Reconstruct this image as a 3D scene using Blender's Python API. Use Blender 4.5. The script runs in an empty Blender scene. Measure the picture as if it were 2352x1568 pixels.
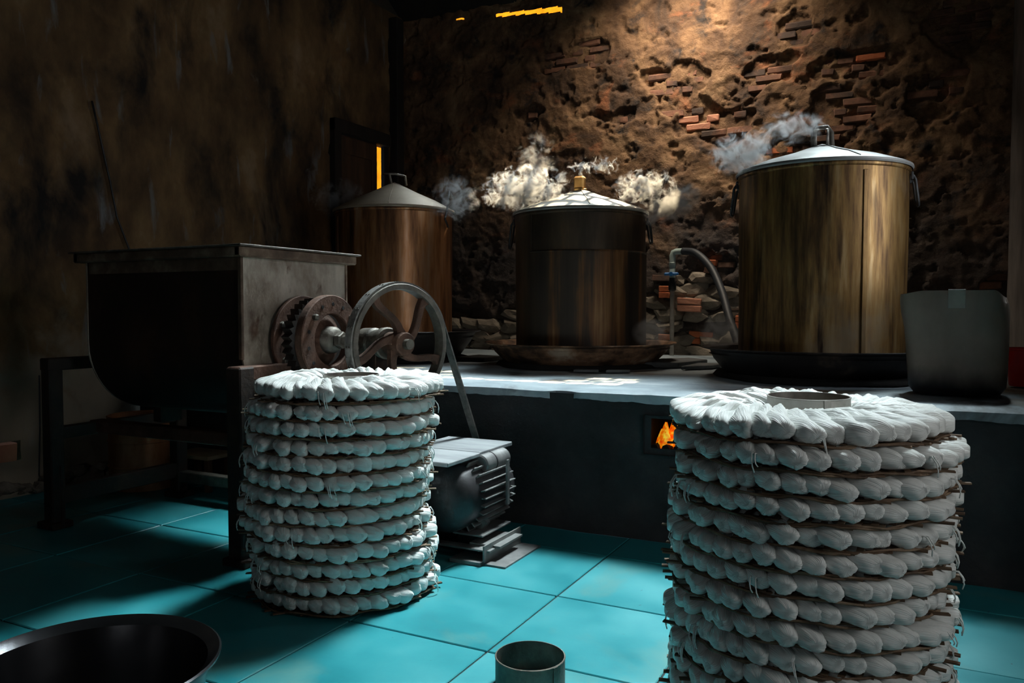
import bpy, bmesh, math, random
import numpy as np
from mathutils import Vector, Matrix, noise, Euler

random.seed(7)
R = math.radians
scene = bpy.context.scene
COL = scene.collection

# ------------------------------------------------------------------ camera
cam_d = bpy.data.cameras.new('camera')
cam_d.sensor_width = 36.0
cam_d.lens = 1825.0 / 2352.0 * 36.0
cam_d.clip_start = 0.02
cam = bpy.data.objects.new('camera', cam_d)
cam.location = (0, 0, 1.0)
cam.rotation_euler = (R(90 - 2.32), 0, R(27.1))
COL.objects.link(cam)
scene.camera = cam

# ------------------------------------------------------------------ world, sun, daylight
world = bpy.data.worlds.new('sky')
scene.world = world
world.use_nodes = True
wb = world.node_tree.nodes['Background']
wb.inputs['Color'].default_value = (0.45, 0.62, 0.8, 1)
wb.inputs['Strength'].default_value = 0.35

SUN_EL = 54.0
sd = bpy.data.lights.new('sun', 'SUN')
sd.energy = 28
sd.angle = R(0.4)
sd.color = (1.0, 0.80, 0.50)
sun = bpy.data.objects.new('sun', sd)
sun.rotation_euler = (R(-(90 - SUN_EL)), 0, 0)      # light travels towards -Y and down
COL.objects.link(sun)

def area(name, loc, size, power, color, target, spread=180):
    d = bpy.data.lights.new(name, 'AREA')
    d.shape = 'RECTANGLE'
    d.size, d.size_y = size
    d.energy = power
    d.color = color
    d.spread = R(spread)
    o = bpy.data.objects.new(name, d)
    o.location = loc
    o.rotation_euler = (Vector(target) - Vector(loc)).to_track_quat('-Z', 'Y').to_euler()
    COL.objects.link(o)
    return o

ROOF_Z, ROOF_K, ROOF_Y = 3.66, 0.62, 6.20          # roof plane: z = ROOF_Z + ROOF_K * (ROOF_Y - y)
def roof_z(y): return ROOF_Z + ROOF_K * (ROOF_Y - y)
# daylight through the long roof light set in the slope of the roof
area('daylight_roof', (-1.88, 5.12, roof_z(5.12) - 0.10), (4.5, 1.7), 58, (0.82, 0.96, 1.0), (-1.95, 5.12 - 0.527, roof_z(5.12) - 0.10 - 0.85), 15)
# sky light through the lattice above the middle pot
area('daylight_lattice', (-1.55, 5.72, 3.70), (0.9, 0.3), 22, (1.0, 0.87, 0.70), (-1.60, 6.15, 2.5), 112)
# daylight through the window of the right wall
area('daylight_window', (0.50, 4.05, 1.65), (0.45, 0.9), 4.0, (0.92, 0.96, 1.0), (-2.6, 3.9, 1.1), 130)
# added fill lamp right of the camera, at an unseen side opening
area('fill_side', (1.76, 1.55, 1.55), (1.0, 1.5), 5.2, (0.98, 0.96, 0.93), (-3.0, 2.7, 0.7), 110)
# added fill lamp behind the camera, at an unseen doorway
area('fill_behind', (-0.6, -1.72, 1.15), (1.1, 1.9), 1.3, (1.0, 0.95, 0.88), (-0.9, 3.0, 0.9), 110)

scene.view_settings.view_transform = 'Standard'
scene.view_settings.look = 'None'
scene.view_settings.exposure = 0.0
scene.view_settings.gamma = 1.0
scene.view_settings.use_curve_mapping = False
scene.cycles.volume_step_rate = 1.0
scene.cycles.max_bounces = 5
scene.cycles.diffuse_bounces = 3
scene.cycles.glossy_bounces = 3
scene.cycles.adaptive_threshold = 0.07
scene.cycles.adaptive_min_samples = 20
scene.cycles.use_light_tree = False

# ------------------------------------------------------------------ materials
def new_mat(name):
    m = bpy.data.materials.new(name)
    m.use_nodes = True
    nt = m.node_tree
    b = nt.nodes['Principled BSDF']
    return m, nt, b

def ramp(nt, stops, interp='LINEAR'):
    n = nt.nodes.new('ShaderNodeValToRGB')
    cr = n.color_ramp
    cr.interpolation = interp
    while len(cr.elements) < len(stops):
        cr.elements.new(0.5)
    for e, (p, c) in zip(cr.elements, stops):
        e.position = p
        e.color = (c[0], c[1], c[2], 1) if not isinstance(c, (int, float)) else (c, c, c, 1)
    return n

def mixc(nt, fac, a, b, mode='MIX'):
    n = nt.nodes.new('ShaderNodeMix')
    n.data_type = 'RGBA'
    n.blend_type = mode
    for sock, v in ((0, fac), (6, a), (7, b)):
        if hasattr(v, 'is_linked') or hasattr(v, 'node'):
            nt.links.new(v, n.inputs[sock])
        elif isinstance(v, (int, float)):
            n.inputs[sock].default_value = v
        else:
            n.inputs[sock].default_value = (v[0], v[1], v[2], 1)
    return n.outputs[2]

def coords(nt, stretch=(1, 1, 1), rand=False, kind='Object'):
    tc = nt.nodes.new('ShaderNodeTexCoord')
    mp = nt.nodes.new('ShaderNodeMapping')
    mp.inputs['Scale'].default_value = stretch
    nt.links.new(tc.outputs[kind], mp.inputs['Vector'])
    if rand:
        oi = nt.nodes.new('ShaderNodeObjectInfo')
        mul = nt.nodes.new('ShaderNodeMath'); mul.operation = 'MULTIPLY'; mul.inputs[1].default_value = 37.0
        nt.links.new(oi.outputs['Random'], mul.inputs[0])
        cx = nt.nodes.new('ShaderNodeCombineXYZ')
        nt.links.new(mul.outputs[0], cx.inputs[0]); nt.links.new(mul.outputs[0], cx.inputs[1])
        nt.links.new(cx.outputs[0], mp.inputs['Location'])
    return mp.outputs[0]

def noise_n(nt, vec, scale, detail=6, rough=0.6, dist=0.0):
    n = nt.nodes.new('ShaderNodeTexNoise')
    n.inputs['Scale'].default_value = scale
    n.inputs['Detail'].default_value = detail
    n.inputs['Roughness'].default_value = rough
    n.inputs['Distortion'].default_value = dist
    nt.links.new(vec, n.inputs['Vector'])
    return n.outputs['Fac']

def bump(nt, b, h, strength, distance=0.01):
    n = nt.nodes.new('ShaderNodeBump')
    n.inputs['Strength'].default_value = strength
    n.inputs['Distance'].default_value = distance
    nt.links.new(h, n.inputs['Height'])
    nt.links.new(n.outputs[0], b.inputs['Normal'])

def nmat(name, stops, scale=6, detail=7, rough=0.7, metal=0.0, bumpv=0.3, bscale=None, stretch=(1, 1, 1),
         over=None, rand=False, rrange=None, dist=0.0, bdist=0.01, spec=None):
    """colour ramp over stretched noise, optional overlay (stops, scale, thresholds, stretch)"""
    m, nt, b = new_mat(name)
    v = coords(nt, stretch, rand)
    f = noise_n(nt, v, scale, detail, 0.62, dist)
    col = ramp(nt, stops)
    nt.links.new(f, col.inputs[0])
    out = col.outputs[0]
    for ov in (over or []):
        ocol, oscale, lo, hi, ostr = ov
        f2 = noise_n(nt, coords(nt, ostr, rand), oscale, 6, 0.6, 0.4)
        r2 = ramp(nt, [(lo, 0.0), (hi, 1.0)])
        nt.links.new(f2, r2.inputs[0])
        out = mixc(nt, r2.outputs[0], out, ocol)
    nt.links.new(out, b.inputs['Base Color'])
    b.inputs['Roughness'].default_value = rough
    if rrange:
        rr = ramp(nt, [(0.3, rrange[0]), (0.7, rrange[1])])
        nt.links.new(f, rr.inputs[0]); nt.links.new(rr.outputs[0], b.inputs['Roughness'])
    b.inputs['Metallic'].default_value = metal
    if spec is not None:
        b.inputs['Specular IOR Level'].default_value = spec
    if bumpv:
        fb = noise_n(nt, coords(nt, stretch, rand), bscale or scale * 4, 8, 0.65)
        bump(nt, b, fb, bumpv, bdist)
    return m

M = {}
M['wall_back'] = nmat('sooty_plaster_brown', [(0.28, (0.022, 0.014, 0.009)), (0.42, (0.10, 0.052, 0.026)), (0.55, (0.22, 0.12, 0.058)), (0.70, (0.36, 0.22, 0.115))],
    2.6, 10, 0.92, 0, 0.8, 22, (1, 1, 1), [((0.03, 0.022, 0.018), 5.5, 0.55, 0.68, (1, 1, 1)), ((0.30, 0.11, 0.045), 3.2, 0.58, 0.72, (1, 1, 1.4))], bdist=0.02, dist=0.6)
def soot_or_light_zone(m, z0, z1, col, amount):
    # smoke stain above the stove, light painted along the left foot; ragged upper edge
    nt = m.node_tree; b = nt.nodes['Principled BSDF']
    src = b.inputs['Base Color'].links[0].from_socket
    tc = nt.nodes.new('ShaderNodeTexCoord'); sx = nt.nodes.new('ShaderNodeSeparateXYZ'); nt.links.new(tc.outputs['Object'], sx.inputs[0])
    f = noise_n(nt, coords(nt, (1, 1, 0.8)), 1.7, 7, 0.6, 0.5)
    ma = nt.nodes.new('ShaderNodeMath'); ma.operation = 'MULTIPLY_ADD'; ma.inputs[1].default_value = 2.4
    nt.links.new(f, ma.inputs[0]); nt.links.new(sx.outputs[2], ma.inputs[2])
    mr = nt.nodes.new('ShaderNodeMapRange'); mr.inputs[1].default_value = z0 + 1.2; mr.inputs[2].default_value = z1 + 1.2; mr.inputs[3].default_value = amount; mr.inputs[4].default_value = 0.0
    nt.links.new(ma.outputs[0], mr.inputs[0])
    nt.links.new(mixc(nt, mr.outputs[0], src, col), b.inputs['Base Color'])
soot_or_light_zone(M['wall_back'], 1.45, 2.15, (0.042, 0.036, 0.034), 0.85)
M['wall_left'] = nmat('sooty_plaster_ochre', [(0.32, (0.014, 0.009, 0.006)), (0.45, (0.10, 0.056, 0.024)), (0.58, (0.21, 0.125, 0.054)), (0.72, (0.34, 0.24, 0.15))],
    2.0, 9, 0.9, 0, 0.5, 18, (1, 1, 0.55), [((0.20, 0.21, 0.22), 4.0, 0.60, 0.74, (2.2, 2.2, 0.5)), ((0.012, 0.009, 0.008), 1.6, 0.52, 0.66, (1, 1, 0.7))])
soot_or_light_zone(M['wall_left'], 0.55, 0.95, (0.34, 0.29, 0.22), 0.75)      # cement dado, its pale tone also standing in for light on the foot
M['wall_plain'] = nmat('dark_plaster', [(0.3, (0.03, 0.025, 0.02)), (0.7, (0.08, 0.065, 0.05))], 3, 6, 0.9, 0, 0.3)
M['wall_right'] = nmat('grey_plaster', [(0.3, (0.09, 0.075, 0.065)), (0.7, (0.22, 0.19, 0.17))], 3, 7, 0.9, 0, 0.4)
M['grout'] = nmat('grout', [(0.3, (0.01, 0.016, 0.016)), (0.7, (0.025, 0.03, 0.03))], 20, 4, 0.9, 0, 0.2)
M['tile'] = nmat('teal_floor_tile', [(0.3, (0.012, 0.18, 0.21)), (0.5, (0.020, 0.25, 0.28)), (0.7, (0.045, 0.31, 0.335))],
    2.5, 8, 0.35, 0, 0.12, 30, (1, 1, 1), [((0.10, 0.26, 0.24), 2.2, 0.56, 0.74, (1, 1, 1)), ((0.03, 0.09, 0.09), 26, 0.70, 0.76, (1, 1, 1))], True, (0.28, 0.5), bdist=0.002)
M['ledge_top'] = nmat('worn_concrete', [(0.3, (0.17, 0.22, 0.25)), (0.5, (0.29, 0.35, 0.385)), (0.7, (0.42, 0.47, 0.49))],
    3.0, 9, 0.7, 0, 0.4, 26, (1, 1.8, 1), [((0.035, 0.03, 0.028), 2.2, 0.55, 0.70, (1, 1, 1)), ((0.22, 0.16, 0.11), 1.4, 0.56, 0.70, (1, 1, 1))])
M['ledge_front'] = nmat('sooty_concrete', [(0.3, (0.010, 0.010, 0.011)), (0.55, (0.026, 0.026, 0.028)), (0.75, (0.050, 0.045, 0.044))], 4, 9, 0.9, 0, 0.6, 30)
M['brick'] = nmat('old_brick', [(0.3, (0.09, 0.05, 0.032)), (0.5, (0.19, 0.085, 0.05)), (0.7, (0.30, 0.14, 0.085))], 9, 7, 0.9, 0, 0.5, 40, (1, 1, 1), [((0.06, 0.038, 0.028), 2.2, 0.46, 0.60, (1, 1, 1))], True)
M['brick_red'] = nmat('bright_brick', [(0.3, (0.42, 0.10, 0.035)), (0.7, (0.62, 0.19, 0.075))], 9, 7, 0.9, 0, 0.5, 40, rand=True)
M['brick_pale'] = nmat('salmon_brick', [(0.3, (0.50, 0.20, 0.12)), (0.7, (0.62, 0.29, 0.18))], 9, 7, 0.9, 0, 0.5, 40, rand=True)
M['stone'] = nmat('rubble_mortar', [(0.3, (0.10, 0.080, 0.060)), (0.5, (0.20, 0.165, 0.125)), (0.7, (0.32, 0.27, 0.21))], 7, 8, 0.92, 0, 0.8, 30, rand=True)
def streaks(name, stops, metal, rough, xs=14, zs=1.6, over=None, spec=None, bands=2.0):
    m, nt, b = new_mat(name)
    f = noise_n(nt, coords(nt, (1, 1, zs / xs)), xs, 8, 0.62, 0.0)
    f2 = noise_n(nt, coords(nt, (1, 1, 0.35)), bands, 4, 0.5, 0.3)
    add = nt.nodes.new('ShaderNodeMath'); add.operation = 'ADD'
    sc1 = nt.nodes.new('ShaderNodeMath'); sc1.operation = 'MULTIPLY'; sc1.inputs[1].default_value = 0.55
    sc2 = nt.nodes.new('ShaderNodeMath'); sc2.operation = 'MULTIPLY'; sc2.inputs[1].default_value = 0.45
    nt.links.new(f, sc1.inputs[0]); nt.links.new(f2, sc2.inputs[0])
    nt.links.new(sc1.outputs[0], add.inputs[0]); nt.links.new(sc2.outputs[0], add.inputs[1])
    c = ramp(nt, stops); nt.links.new(add.outputs[0], c.inputs[0])
    out = c.outputs[0]
    for (ocol, oscale, lo, hi, ostr) in (over or []):
        f3 = noise_n(nt, coords(nt, ostr), oscale, 6, 0.6)
        r3 = ramp(nt, [(lo, 0.0), (hi, 1.0)]); nt.links.new(f3, r3.inputs[0])
        out = mixc(nt, r3.outputs[0], out, ocol)
    nt.links.new(out, b.inputs['Base Color'])
    b.inputs['Metallic'].default_value = metal
    rr = ramp(nt, [(0.35, rough[0]), (0.65, rough[1])]); nt.links.new(add.outputs[0], rr.inputs[0])
    nt.links.new(rr.outputs[0], b.inputs['Roughness'])
    fb = noise_n(nt, coords(nt, (1, 1, 0.2)), 30, 5, 0.6)
    bump(nt, b, fb, 0.08, 0.004)
    return m
M['pot_gold'] = streaks('tarnished_golden_steel', [(0.36, (0.025, 0.012, 0.005)), (0.45, (0.095, 0.048, 0.016)), (0.54, (0.22, 0.125, 0.040)), (0.66, (0.34, 0.24, 0.12))], 0.65, (0.58, 0.34), 26, 2.6, [((0.24, 0.20, 0.14), 1.2, 0.56, 0.72, (1, 1, 1)), ((0.022, 0.011, 0.005), 9, 0.56, 0.68, (1, 1, 0.12))])
M['pot_brown'] = streaks('tarnished_brown_steel', [(0.38, (0.030, 0.012, 0.006)), (0.46, (0.14, 0.058, 0.022)), (0.54, (0.34, 0.155, 0.062)), (0.66, (0.42, 0.28, 0.19))], 0.55, (0.5, 0.28), 16, 1.6)
M['pot_dark'] = streaks('smoked_steel', [(0.36, (0.018, 0.011, 0.007)), (0.48, (0.042, 0.027, 0.016)), (0.58, (0.075, 0.048, 0.027)), (0.68, (0.14, 0.078, 0.034))], 0.45, (0.6, 0.45), 9)
M['pot_sleeve'] = streaks('rust_streaked_sleeve', [(0.44, (0.020, 0.014, 0.010)), (0.55, (0.042, 0.028, 0.018)), (0.60, (0.17, 0.075, 0.025)), (0.68, (0.42, 0.25, 0.11))], 0.35, (0.6, 0.5), 8, 0.3)
M['lid'] = nmat('dull_aluminium', [(0.3, (0.15, 0.152, 0.148)), (0.7, (0.225, 0.225, 0.215))], 4, 6, 0.55, 0.2, 0.1, 18)
M['lid_tan'] = nmat('dull_tan_metal', [(0.3, (0.24, 0.19, 0.14)), (0.7, (0.36, 0.295, 0.225))], 4, 6, 0.55, 0.2, 0.1, 18)
M['wire'] = nmat('grey_wire', [(0.3, (0.25, 0.23, 0.2)), (0.7, (0.45, 0.42, 0.38))], 20, 3, 0.45, 0.6, 0)
M['wire_dark'] = nmat('dark_wire', [(0.3, (0.02, 0.02, 0.022)), (0.7, (0.05, 0.05, 0.05))], 20, 3, 0.5, 0.3, 0)
M['copper'] = nmat('brass_grip', [(0.3, (0.45, 0.22, 0.06)), (0.7, (0.75, 0.48, 0.18))], 12, 4, 0.4, 0.7, 0.1)
M['pan'] = nmat('burnt_pan_steel', [(0.34, (0.015, 0.012, 0.011)), (0.46, (0.11, 0.065, 0.042)), (0.56, (0.34, 0.19, 0.11)), (0.68, (0.60, 0.48, 0.36))], 5, 8, 0.5, 0.25, 0.3, 14, (1, 1, 1.6))
M['pan_dark'] = nmat('black_pan_steel', [(0.30, (0.010, 0.010, 0.012)), (0.6, (0.03, 0.025, 0.024)), (0.76, (0.16, 0.12, 0.09))], 5, 8, 0.5, 0.4, 0.3, 14)
M['rust'] = nmat('rusty_brown_iron', [(0.3, (0.045, 0.022, 0.013)), (0.5, (0.10, 0.048, 0.030)), (0.7, (0.17, 0.085, 0.055))], 10, 8, 0.75, 0.2, 0.5, 60)
M['rust_dark'] = nmat('black_rust_iron', [(0.3, (0.010, 0.008, 0.007)), (0.55, (0.028, 0.017, 0.012)), (0.75, (0.07, 0.035, 0.02))], 9, 8, 0.7, 0.2, 0.4, 50)
M['rust_light'] = nmat('worn_grey_iron', [(0.3, (0.05, 0.045, 0.038)), (0.5, (0.13, 0.115, 0.095)), (0.7, (0.24, 0.215, 0.18))], 9, 8, 0.55, 0.5, 0.3, 50)
M['trough'] = nmat('oily_rust_sheet', [(0.30, (0.008, 0.006, 0.005)), (0.52, (0.022, 0.011, 0.007)), (0.72, (0.060, 0.026, 0.013))], 4, 9, 0.55, 0.15, 0.2, 40, (1, 1, 0.6))
M['endplate'] = nmat('scratched_grey_sheet', [(0.32, (0.10, 0.065, 0.045)), (0.46, (0.30, 0.25, 0.195)), (0.58, (0.52, 0.47, 0.39)), (0.72, (0.66, 0.61, 0.52))], 4.5, 9, 0.5, 0.2, 0.15, 40, (1, 1, 0.6), [((0.10, 0.05, 0.03), 9, 0.6, 0.7, (1, 1, 0.5))])
M['flange'] = nmat('rusty_flange', [(0.3, (0.05, 0.03, 0.02)), (0.52, (0.16, 0.105, 0.07)), (0.72, (0.36, 0.29, 0.21))], 8, 8, 0.6, 0.3, 0.3, 40)
M['drum'] = nmat('orange_rust_drum', [(0.3, (0.10, 0.045, 0.02)), (0.5, (0.34, 0.14, 0.05)), (0.7, (0.55, 0.33, 0.19))], 4, 8, 0.7, 0.2, 0.3, 30, (1, 1, 0.4))
M['noodle_dummy'] = None
M['bamboo'] = nmat('old_bamboo', [(0.3, (0.05, 0.026, 0.013)), (0.5, (0.13, 0.075, 0.040)), (0.7, (0.32, 0.22, 0.14))], 14, 5, 0.7, 0, 0.3, 60, (0.3, 1, 1), rand=True)
M['tin'] = nmat('tin_sheet', [(0.3, (0.16, 0.15, 0.135)), (0.5, (0.30, 0.285, 0.26)), (0.7, (0.42, 0.40, 0.36))], 9, 7, 0.5, 0.55, 0.1, 40, rand=True)
M['basin'] = nmat('blackened_steel_basin', [(0.3, (0.05, 0.05, 0.055)), (0.7, (0.12, 0.12, 0.125))], 5, 5, 0.25, 0.9, 0.03, 30)
M['board'] = nmat('weathered_board', [(0.3, (0.14, 0.15, 0.16)), (0.55, (0.28, 0.30, 0.31)), (0.7, (0.38, 0.40, 0.41))], 8, 8, 0.6, 0, 0.3, 50, (0.2, 1, 1))
M['motor'] = nmat('greasy_motor_paint', [(0.3, (0.014, 0.014, 0.016)), (0.6, (0.045, 0.043, 0.045)), (0.75, (0.12, 0.12, 0.12))], 6, 8, 0.45, 0.3, 0.2, 40)
M['motor_grey'] = nmat('grey_motor_casting', [(0.3, (0.09, 0.09, 0.09)), (0.7, (0.24, 0.24, 0.235))], 8, 8, 0.5, 0.3, 0.2, 40)
M['belt'] = nmat('grey_rubber_belt', [(0.3, (0.09, 0.085, 0.078)), (0.7, (0.22, 0.205, 0.185))], 30, 6, 0.75, 0, 0.4, 60)
M['hose'] = nmat('black_rubber_hose', [(0.3, (0.010, 0.013, 0.017)), (0.7, (0.025, 0.031, 0.038))], 10, 4, 0.55, 0, 0.05)
M['pipe'] = nmat('galvanised_pipe', [(0.3, (0.22, 0.20, 0.175)), (0.7, (0.42, 0.40, 0.36))], 12, 6, 0.5, 0.4, 0.2)
M['pvc'] = nmat('pale_green_plastic', [(0.3, (0.26, 0.33, 0.31)), (0.7, (0.38, 0.46, 0.43))], 12, 4, 0.5, 0, 0.05)
M['blue'] = nmat('blue_plastic', [(0.3, (0.01, 0.10, 0.30)), (0.7, (0.02, 0.16, 0.42))], 12, 4, 0.4, 0, 0.05)
M['wood_dark'] = nmat('dark_wood', [(0.3, (0.035, 0.018, 0.009)), (0.55, (0.085, 0.042, 0.020)), (0.75, (0.16, 0.085, 0.042))], 12, 7, 0.75, 0, 0.3, 40, (1, 1, 0.12))
M['wood_black'] = nmat('sooty_wood', [(0.3, (0.008, 0.006, 0.005)), (0.7, (0.025, 0.018, 0.013))], 12, 7, 0.8, 0, 0.3, 40, (1, 1, 0.15))
M['wood_pale'] = nmat('pale_wood', [(0.3, (0.22, 0.16, 0.09)), (0.7, (0.40, 0.32, 0.21))], 9, 7, 0.7, 0, 0.2, 40, (0.2, 1, 1))
M['roof'] = nmat('sooty_roof', [(0.3, (0.005, 0.004, 0.004)), (0.7, (0.014, 0.011, 0.009))], 4, 5, 0.95, 0, 0.1)
M['red'] = nmat('red_plastic', [(0.3, (0.55, 0.012, 0.012)), (0.7, (0.70, 0.022, 0.018))], 5, 3, 0.35, 0, 0.03)
M['char'] = nmat('charcoal_soot', [(0.3, (0.004, 0.004, 0.004)), (0.7, (0.018, 0.016, 0.015))], 12, 6, 0.95, 0, 0.5)
M['slab'] = nmat('broken_slab', [(0.3, (0.08, 0.085, 0.09)), (0.7, (0.20, 0.21, 0.215))], 9, 7, 0.8, 0, 0.4)
M['tape'] = nmat('pale_tape', [(0.3, (0.20, 0.20, 0.17)), (0.7, (0.28, 0.28, 0.24))], 9, 3, 0.5, 0, 0.05)
M['water'] = None

def mat_noodle():
    m, nt, b = new_mat('white_rice_noodle')
    tc = nt.nodes.new('ShaderNodeTexCoord')
    mp = nt.nodes.new('ShaderNodeMapping'); mp.inputs['Scale'].default_value = (2.5, 42, 1)
    nt.links.new(tc.outputs['UV'], mp.inputs['Vector'])
    w = nt.nodes.new('ShaderNodeTexNoise'); w.inputs['Scale'].default_value = 1.0; w.inputs['Detail'].default_value = 2; w.inputs['Distortion'].default_value = 0.6
    nt.links.new(mp.outputs[0], w.inputs['Vector'])
    n2 = noise_n(nt, coords(nt, (1, 1, 1), True), 22, 4)
    c = ramp(nt, [(0.3, (0.70, 0.72, 0.69)), (0.7, (0.86, 0.87, 0.84))]); nt.links.new(n2, c.inputs[0])
    nt.links.new(c.outputs[0], b.inputs['Base Color'])
    b.inputs['Roughness'].default_value = 0.5
    bump(nt, b, w.outputs['Fac'], 0.8, 0.004)
    return m
M['noodle'] = mat_noodle()

def mat_glow(name, col, strength):
    m, nt, b = new_mat(name)
    b.inputs['Base Color'].default_value = (col[0], col[1], col[2], 1)
    v = coords(nt, (1, 1, 1))
    f = noise_n(nt, v, 40, 4)
    r = ramp(nt, [(0.35, (0.8, 0.02, 0.0)), (0.5, (1.0, 0.22, 0.0)), (0.65, (1.0, 0.75, 0.05))])
    nt.links.new(f, r.inputs[0]); nt.links.new(r.outputs[0], b.inputs['Emission Color'])
    b.inputs['Emission Strength'].default_value = strength
    return m
M['fire'] = mat_glow('flame', (0.8, 0.2, 0.02), 0.6)

def mat_translucent(name, col):
    m = bpy.data.materials.new(name); m.use_nodes = True
    nt = m.node_tree
    for n in list(nt.nodes):
        if n.type == 'BSDF_PRINCIPLED': nt.nodes.remove(n)
    t = nt.nodes.new('ShaderNodeBsdfTranslucent')
    f = noise_n(nt, coords(nt), 9, 4)
    r = ramp(nt, [(0.3, tuple(c * 0.6 for c in col)), (0.7, col)]); nt.links.new(f, r.inputs[0])
    nt.links.new(r.outputs[0], t.inputs['Color'])
    out = [n for n in nt.nodes if n.type == 'OUTPUT_MATERIAL'][0]
    nt.links.new(t.outputs[0], out.inputs['Surface'])
    return m
M['amber'] = mat_translucent('amber_sheet', (0.42, 0.15, 0.008))

def mat_jug():
    m, nt, b = new_mat('grimy_translucent_plastic')
    tc = nt.nodes.new('ShaderNodeTexCoord')
    f = noise_n(nt, coords(nt, (1, 1, 0.5)), 5, 7)
    r = ramp(nt, [(0.3, (0.15, 0.115, 0.085)), (0.7, (0.27, 0.225, 0.18))]); nt.links.new(f, r.inputs[0])
    sx = nt.nodes.new('ShaderNodeSeparateXYZ'); nt.links.new(tc.outputs['Object'], sx.inputs[0])
    mx = nt.nodes.new('ShaderNodeMath'); mx.operation = 'MULTIPLY_ADD'; mx.inputs[1].default_value = 0.12; 
    nt.links.new(f, mx.inputs[0]); nt.links.new(sx.outputs[2], mx.inputs[2])
    g = ramp(nt, [(0.10, 1.0), (0.19, 0.0)]); nt.links.new(mx.outputs[0], g.inputs[0])   # darker towards the foot
    out = mixc(nt, g.outputs[0], r.outputs[0], (0.012, 0.012, 0.015))
    nt.links.new(out, b.inputs['Base Color'])
    b.inputs['Roughness'].default_value = 0.5
    return m
M['jug'] = mat_jug()

def mat_water():
    m, nt, b = new_mat('cloudy_water')
    f = noise_n(nt, coords(nt), 6, 3)
    r = ramp(nt, [(0.3, (0.20, 0.22, 0.23)), (0.7, (0.32, 0.34, 0.35))]); nt.links.new(f, r.inputs[0])
    nt.links.new(r.outputs[0], b.inputs['Base Color'])
    b.inputs['Roughness'].default_value = 0.12
    bump(nt, b, f, 0.1, 0.01)
    return m
M['water'] = mat_water()

def mat_steam(name, density, nscale, lo, hi, seed):
    m = bpy.data.materials.new(name); m.use_nodes = True
    nt = m.node_tree
    for n in list(nt.nodes):
        if n.type == 'BSDF_PRINCIPLED': nt.nodes.remove(n)
    out = [n for n in nt.nodes if n.type == 'OUTPUT_MATERIAL'][0]
    vs = nt.nodes.new('ShaderNodeVolumeScatter')
    vs.inputs['Color'].default_value = (0.97, 0.97, 0.98, 1)
    vs.inputs['Anisotropy'].default_value = 0.0
    tc = nt.nodes.new('ShaderNodeTexCoord')
    ln = nt.nodes.new('ShaderNodeVectorMath'); ln.operation = 'LENGTH'
    nt.links.new(tc.outputs['Object'], ln.inputs[0])
    fall = ramp(nt, [(0.75, 1.0), (1.0, 0.0)]); nt.links.new(ln.outputs['Value'], fall.inputs[0])
    # wisps in world scale (geometry position), so puffs of every size have the same curl
    geo = nt.nodes.new('ShaderNodeNewGeometry')
    mp = nt.nodes.new('ShaderNodeMapping'); mp.inputs['Location'].default_value = (seed, seed * 0.7, 0)
    nt.links.new(geo.outputs['Position'], mp.inputs['Vector'])
    f = noise_n(nt, mp.outputs[0], nscale, 5, 0.62, 1.6)
    add = nt.nodes.new('ShaderNodeMath'); add.operation = 'MULTIPLY'
    er = nt.nodes.new('ShaderNodeMath'); er.operation = 'MULTIPLY_ADD'; er.inputs[1].default_value = -0.16
    nt.links.new(ln.outputs['Value'], er.inputs[0]); nt.links.new(f, er.inputs[2])
    r = ramp(nt, [(lo, 0.0), (hi, 1.0)])
    nt.links.new(er.outputs[0], r.inputs[0])
    nt.links.new(r.outputs[0], add.inputs[0]); nt.links.new(fall.outputs[0], add.inputs[1])
    mul = nt.nodes.new('ShaderNodeMath'); mul.operation = 'MULTIPLY'; mul.inputs[1].default_value = density
    nt.links.new(add.outputs[0], mul.inputs[0])
    nt.links.new(mul.outputs[0], vs.inputs['Density'])
    nt.links.new(vs.outputs[0], out.inputs['Volume'])
    return m

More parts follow.
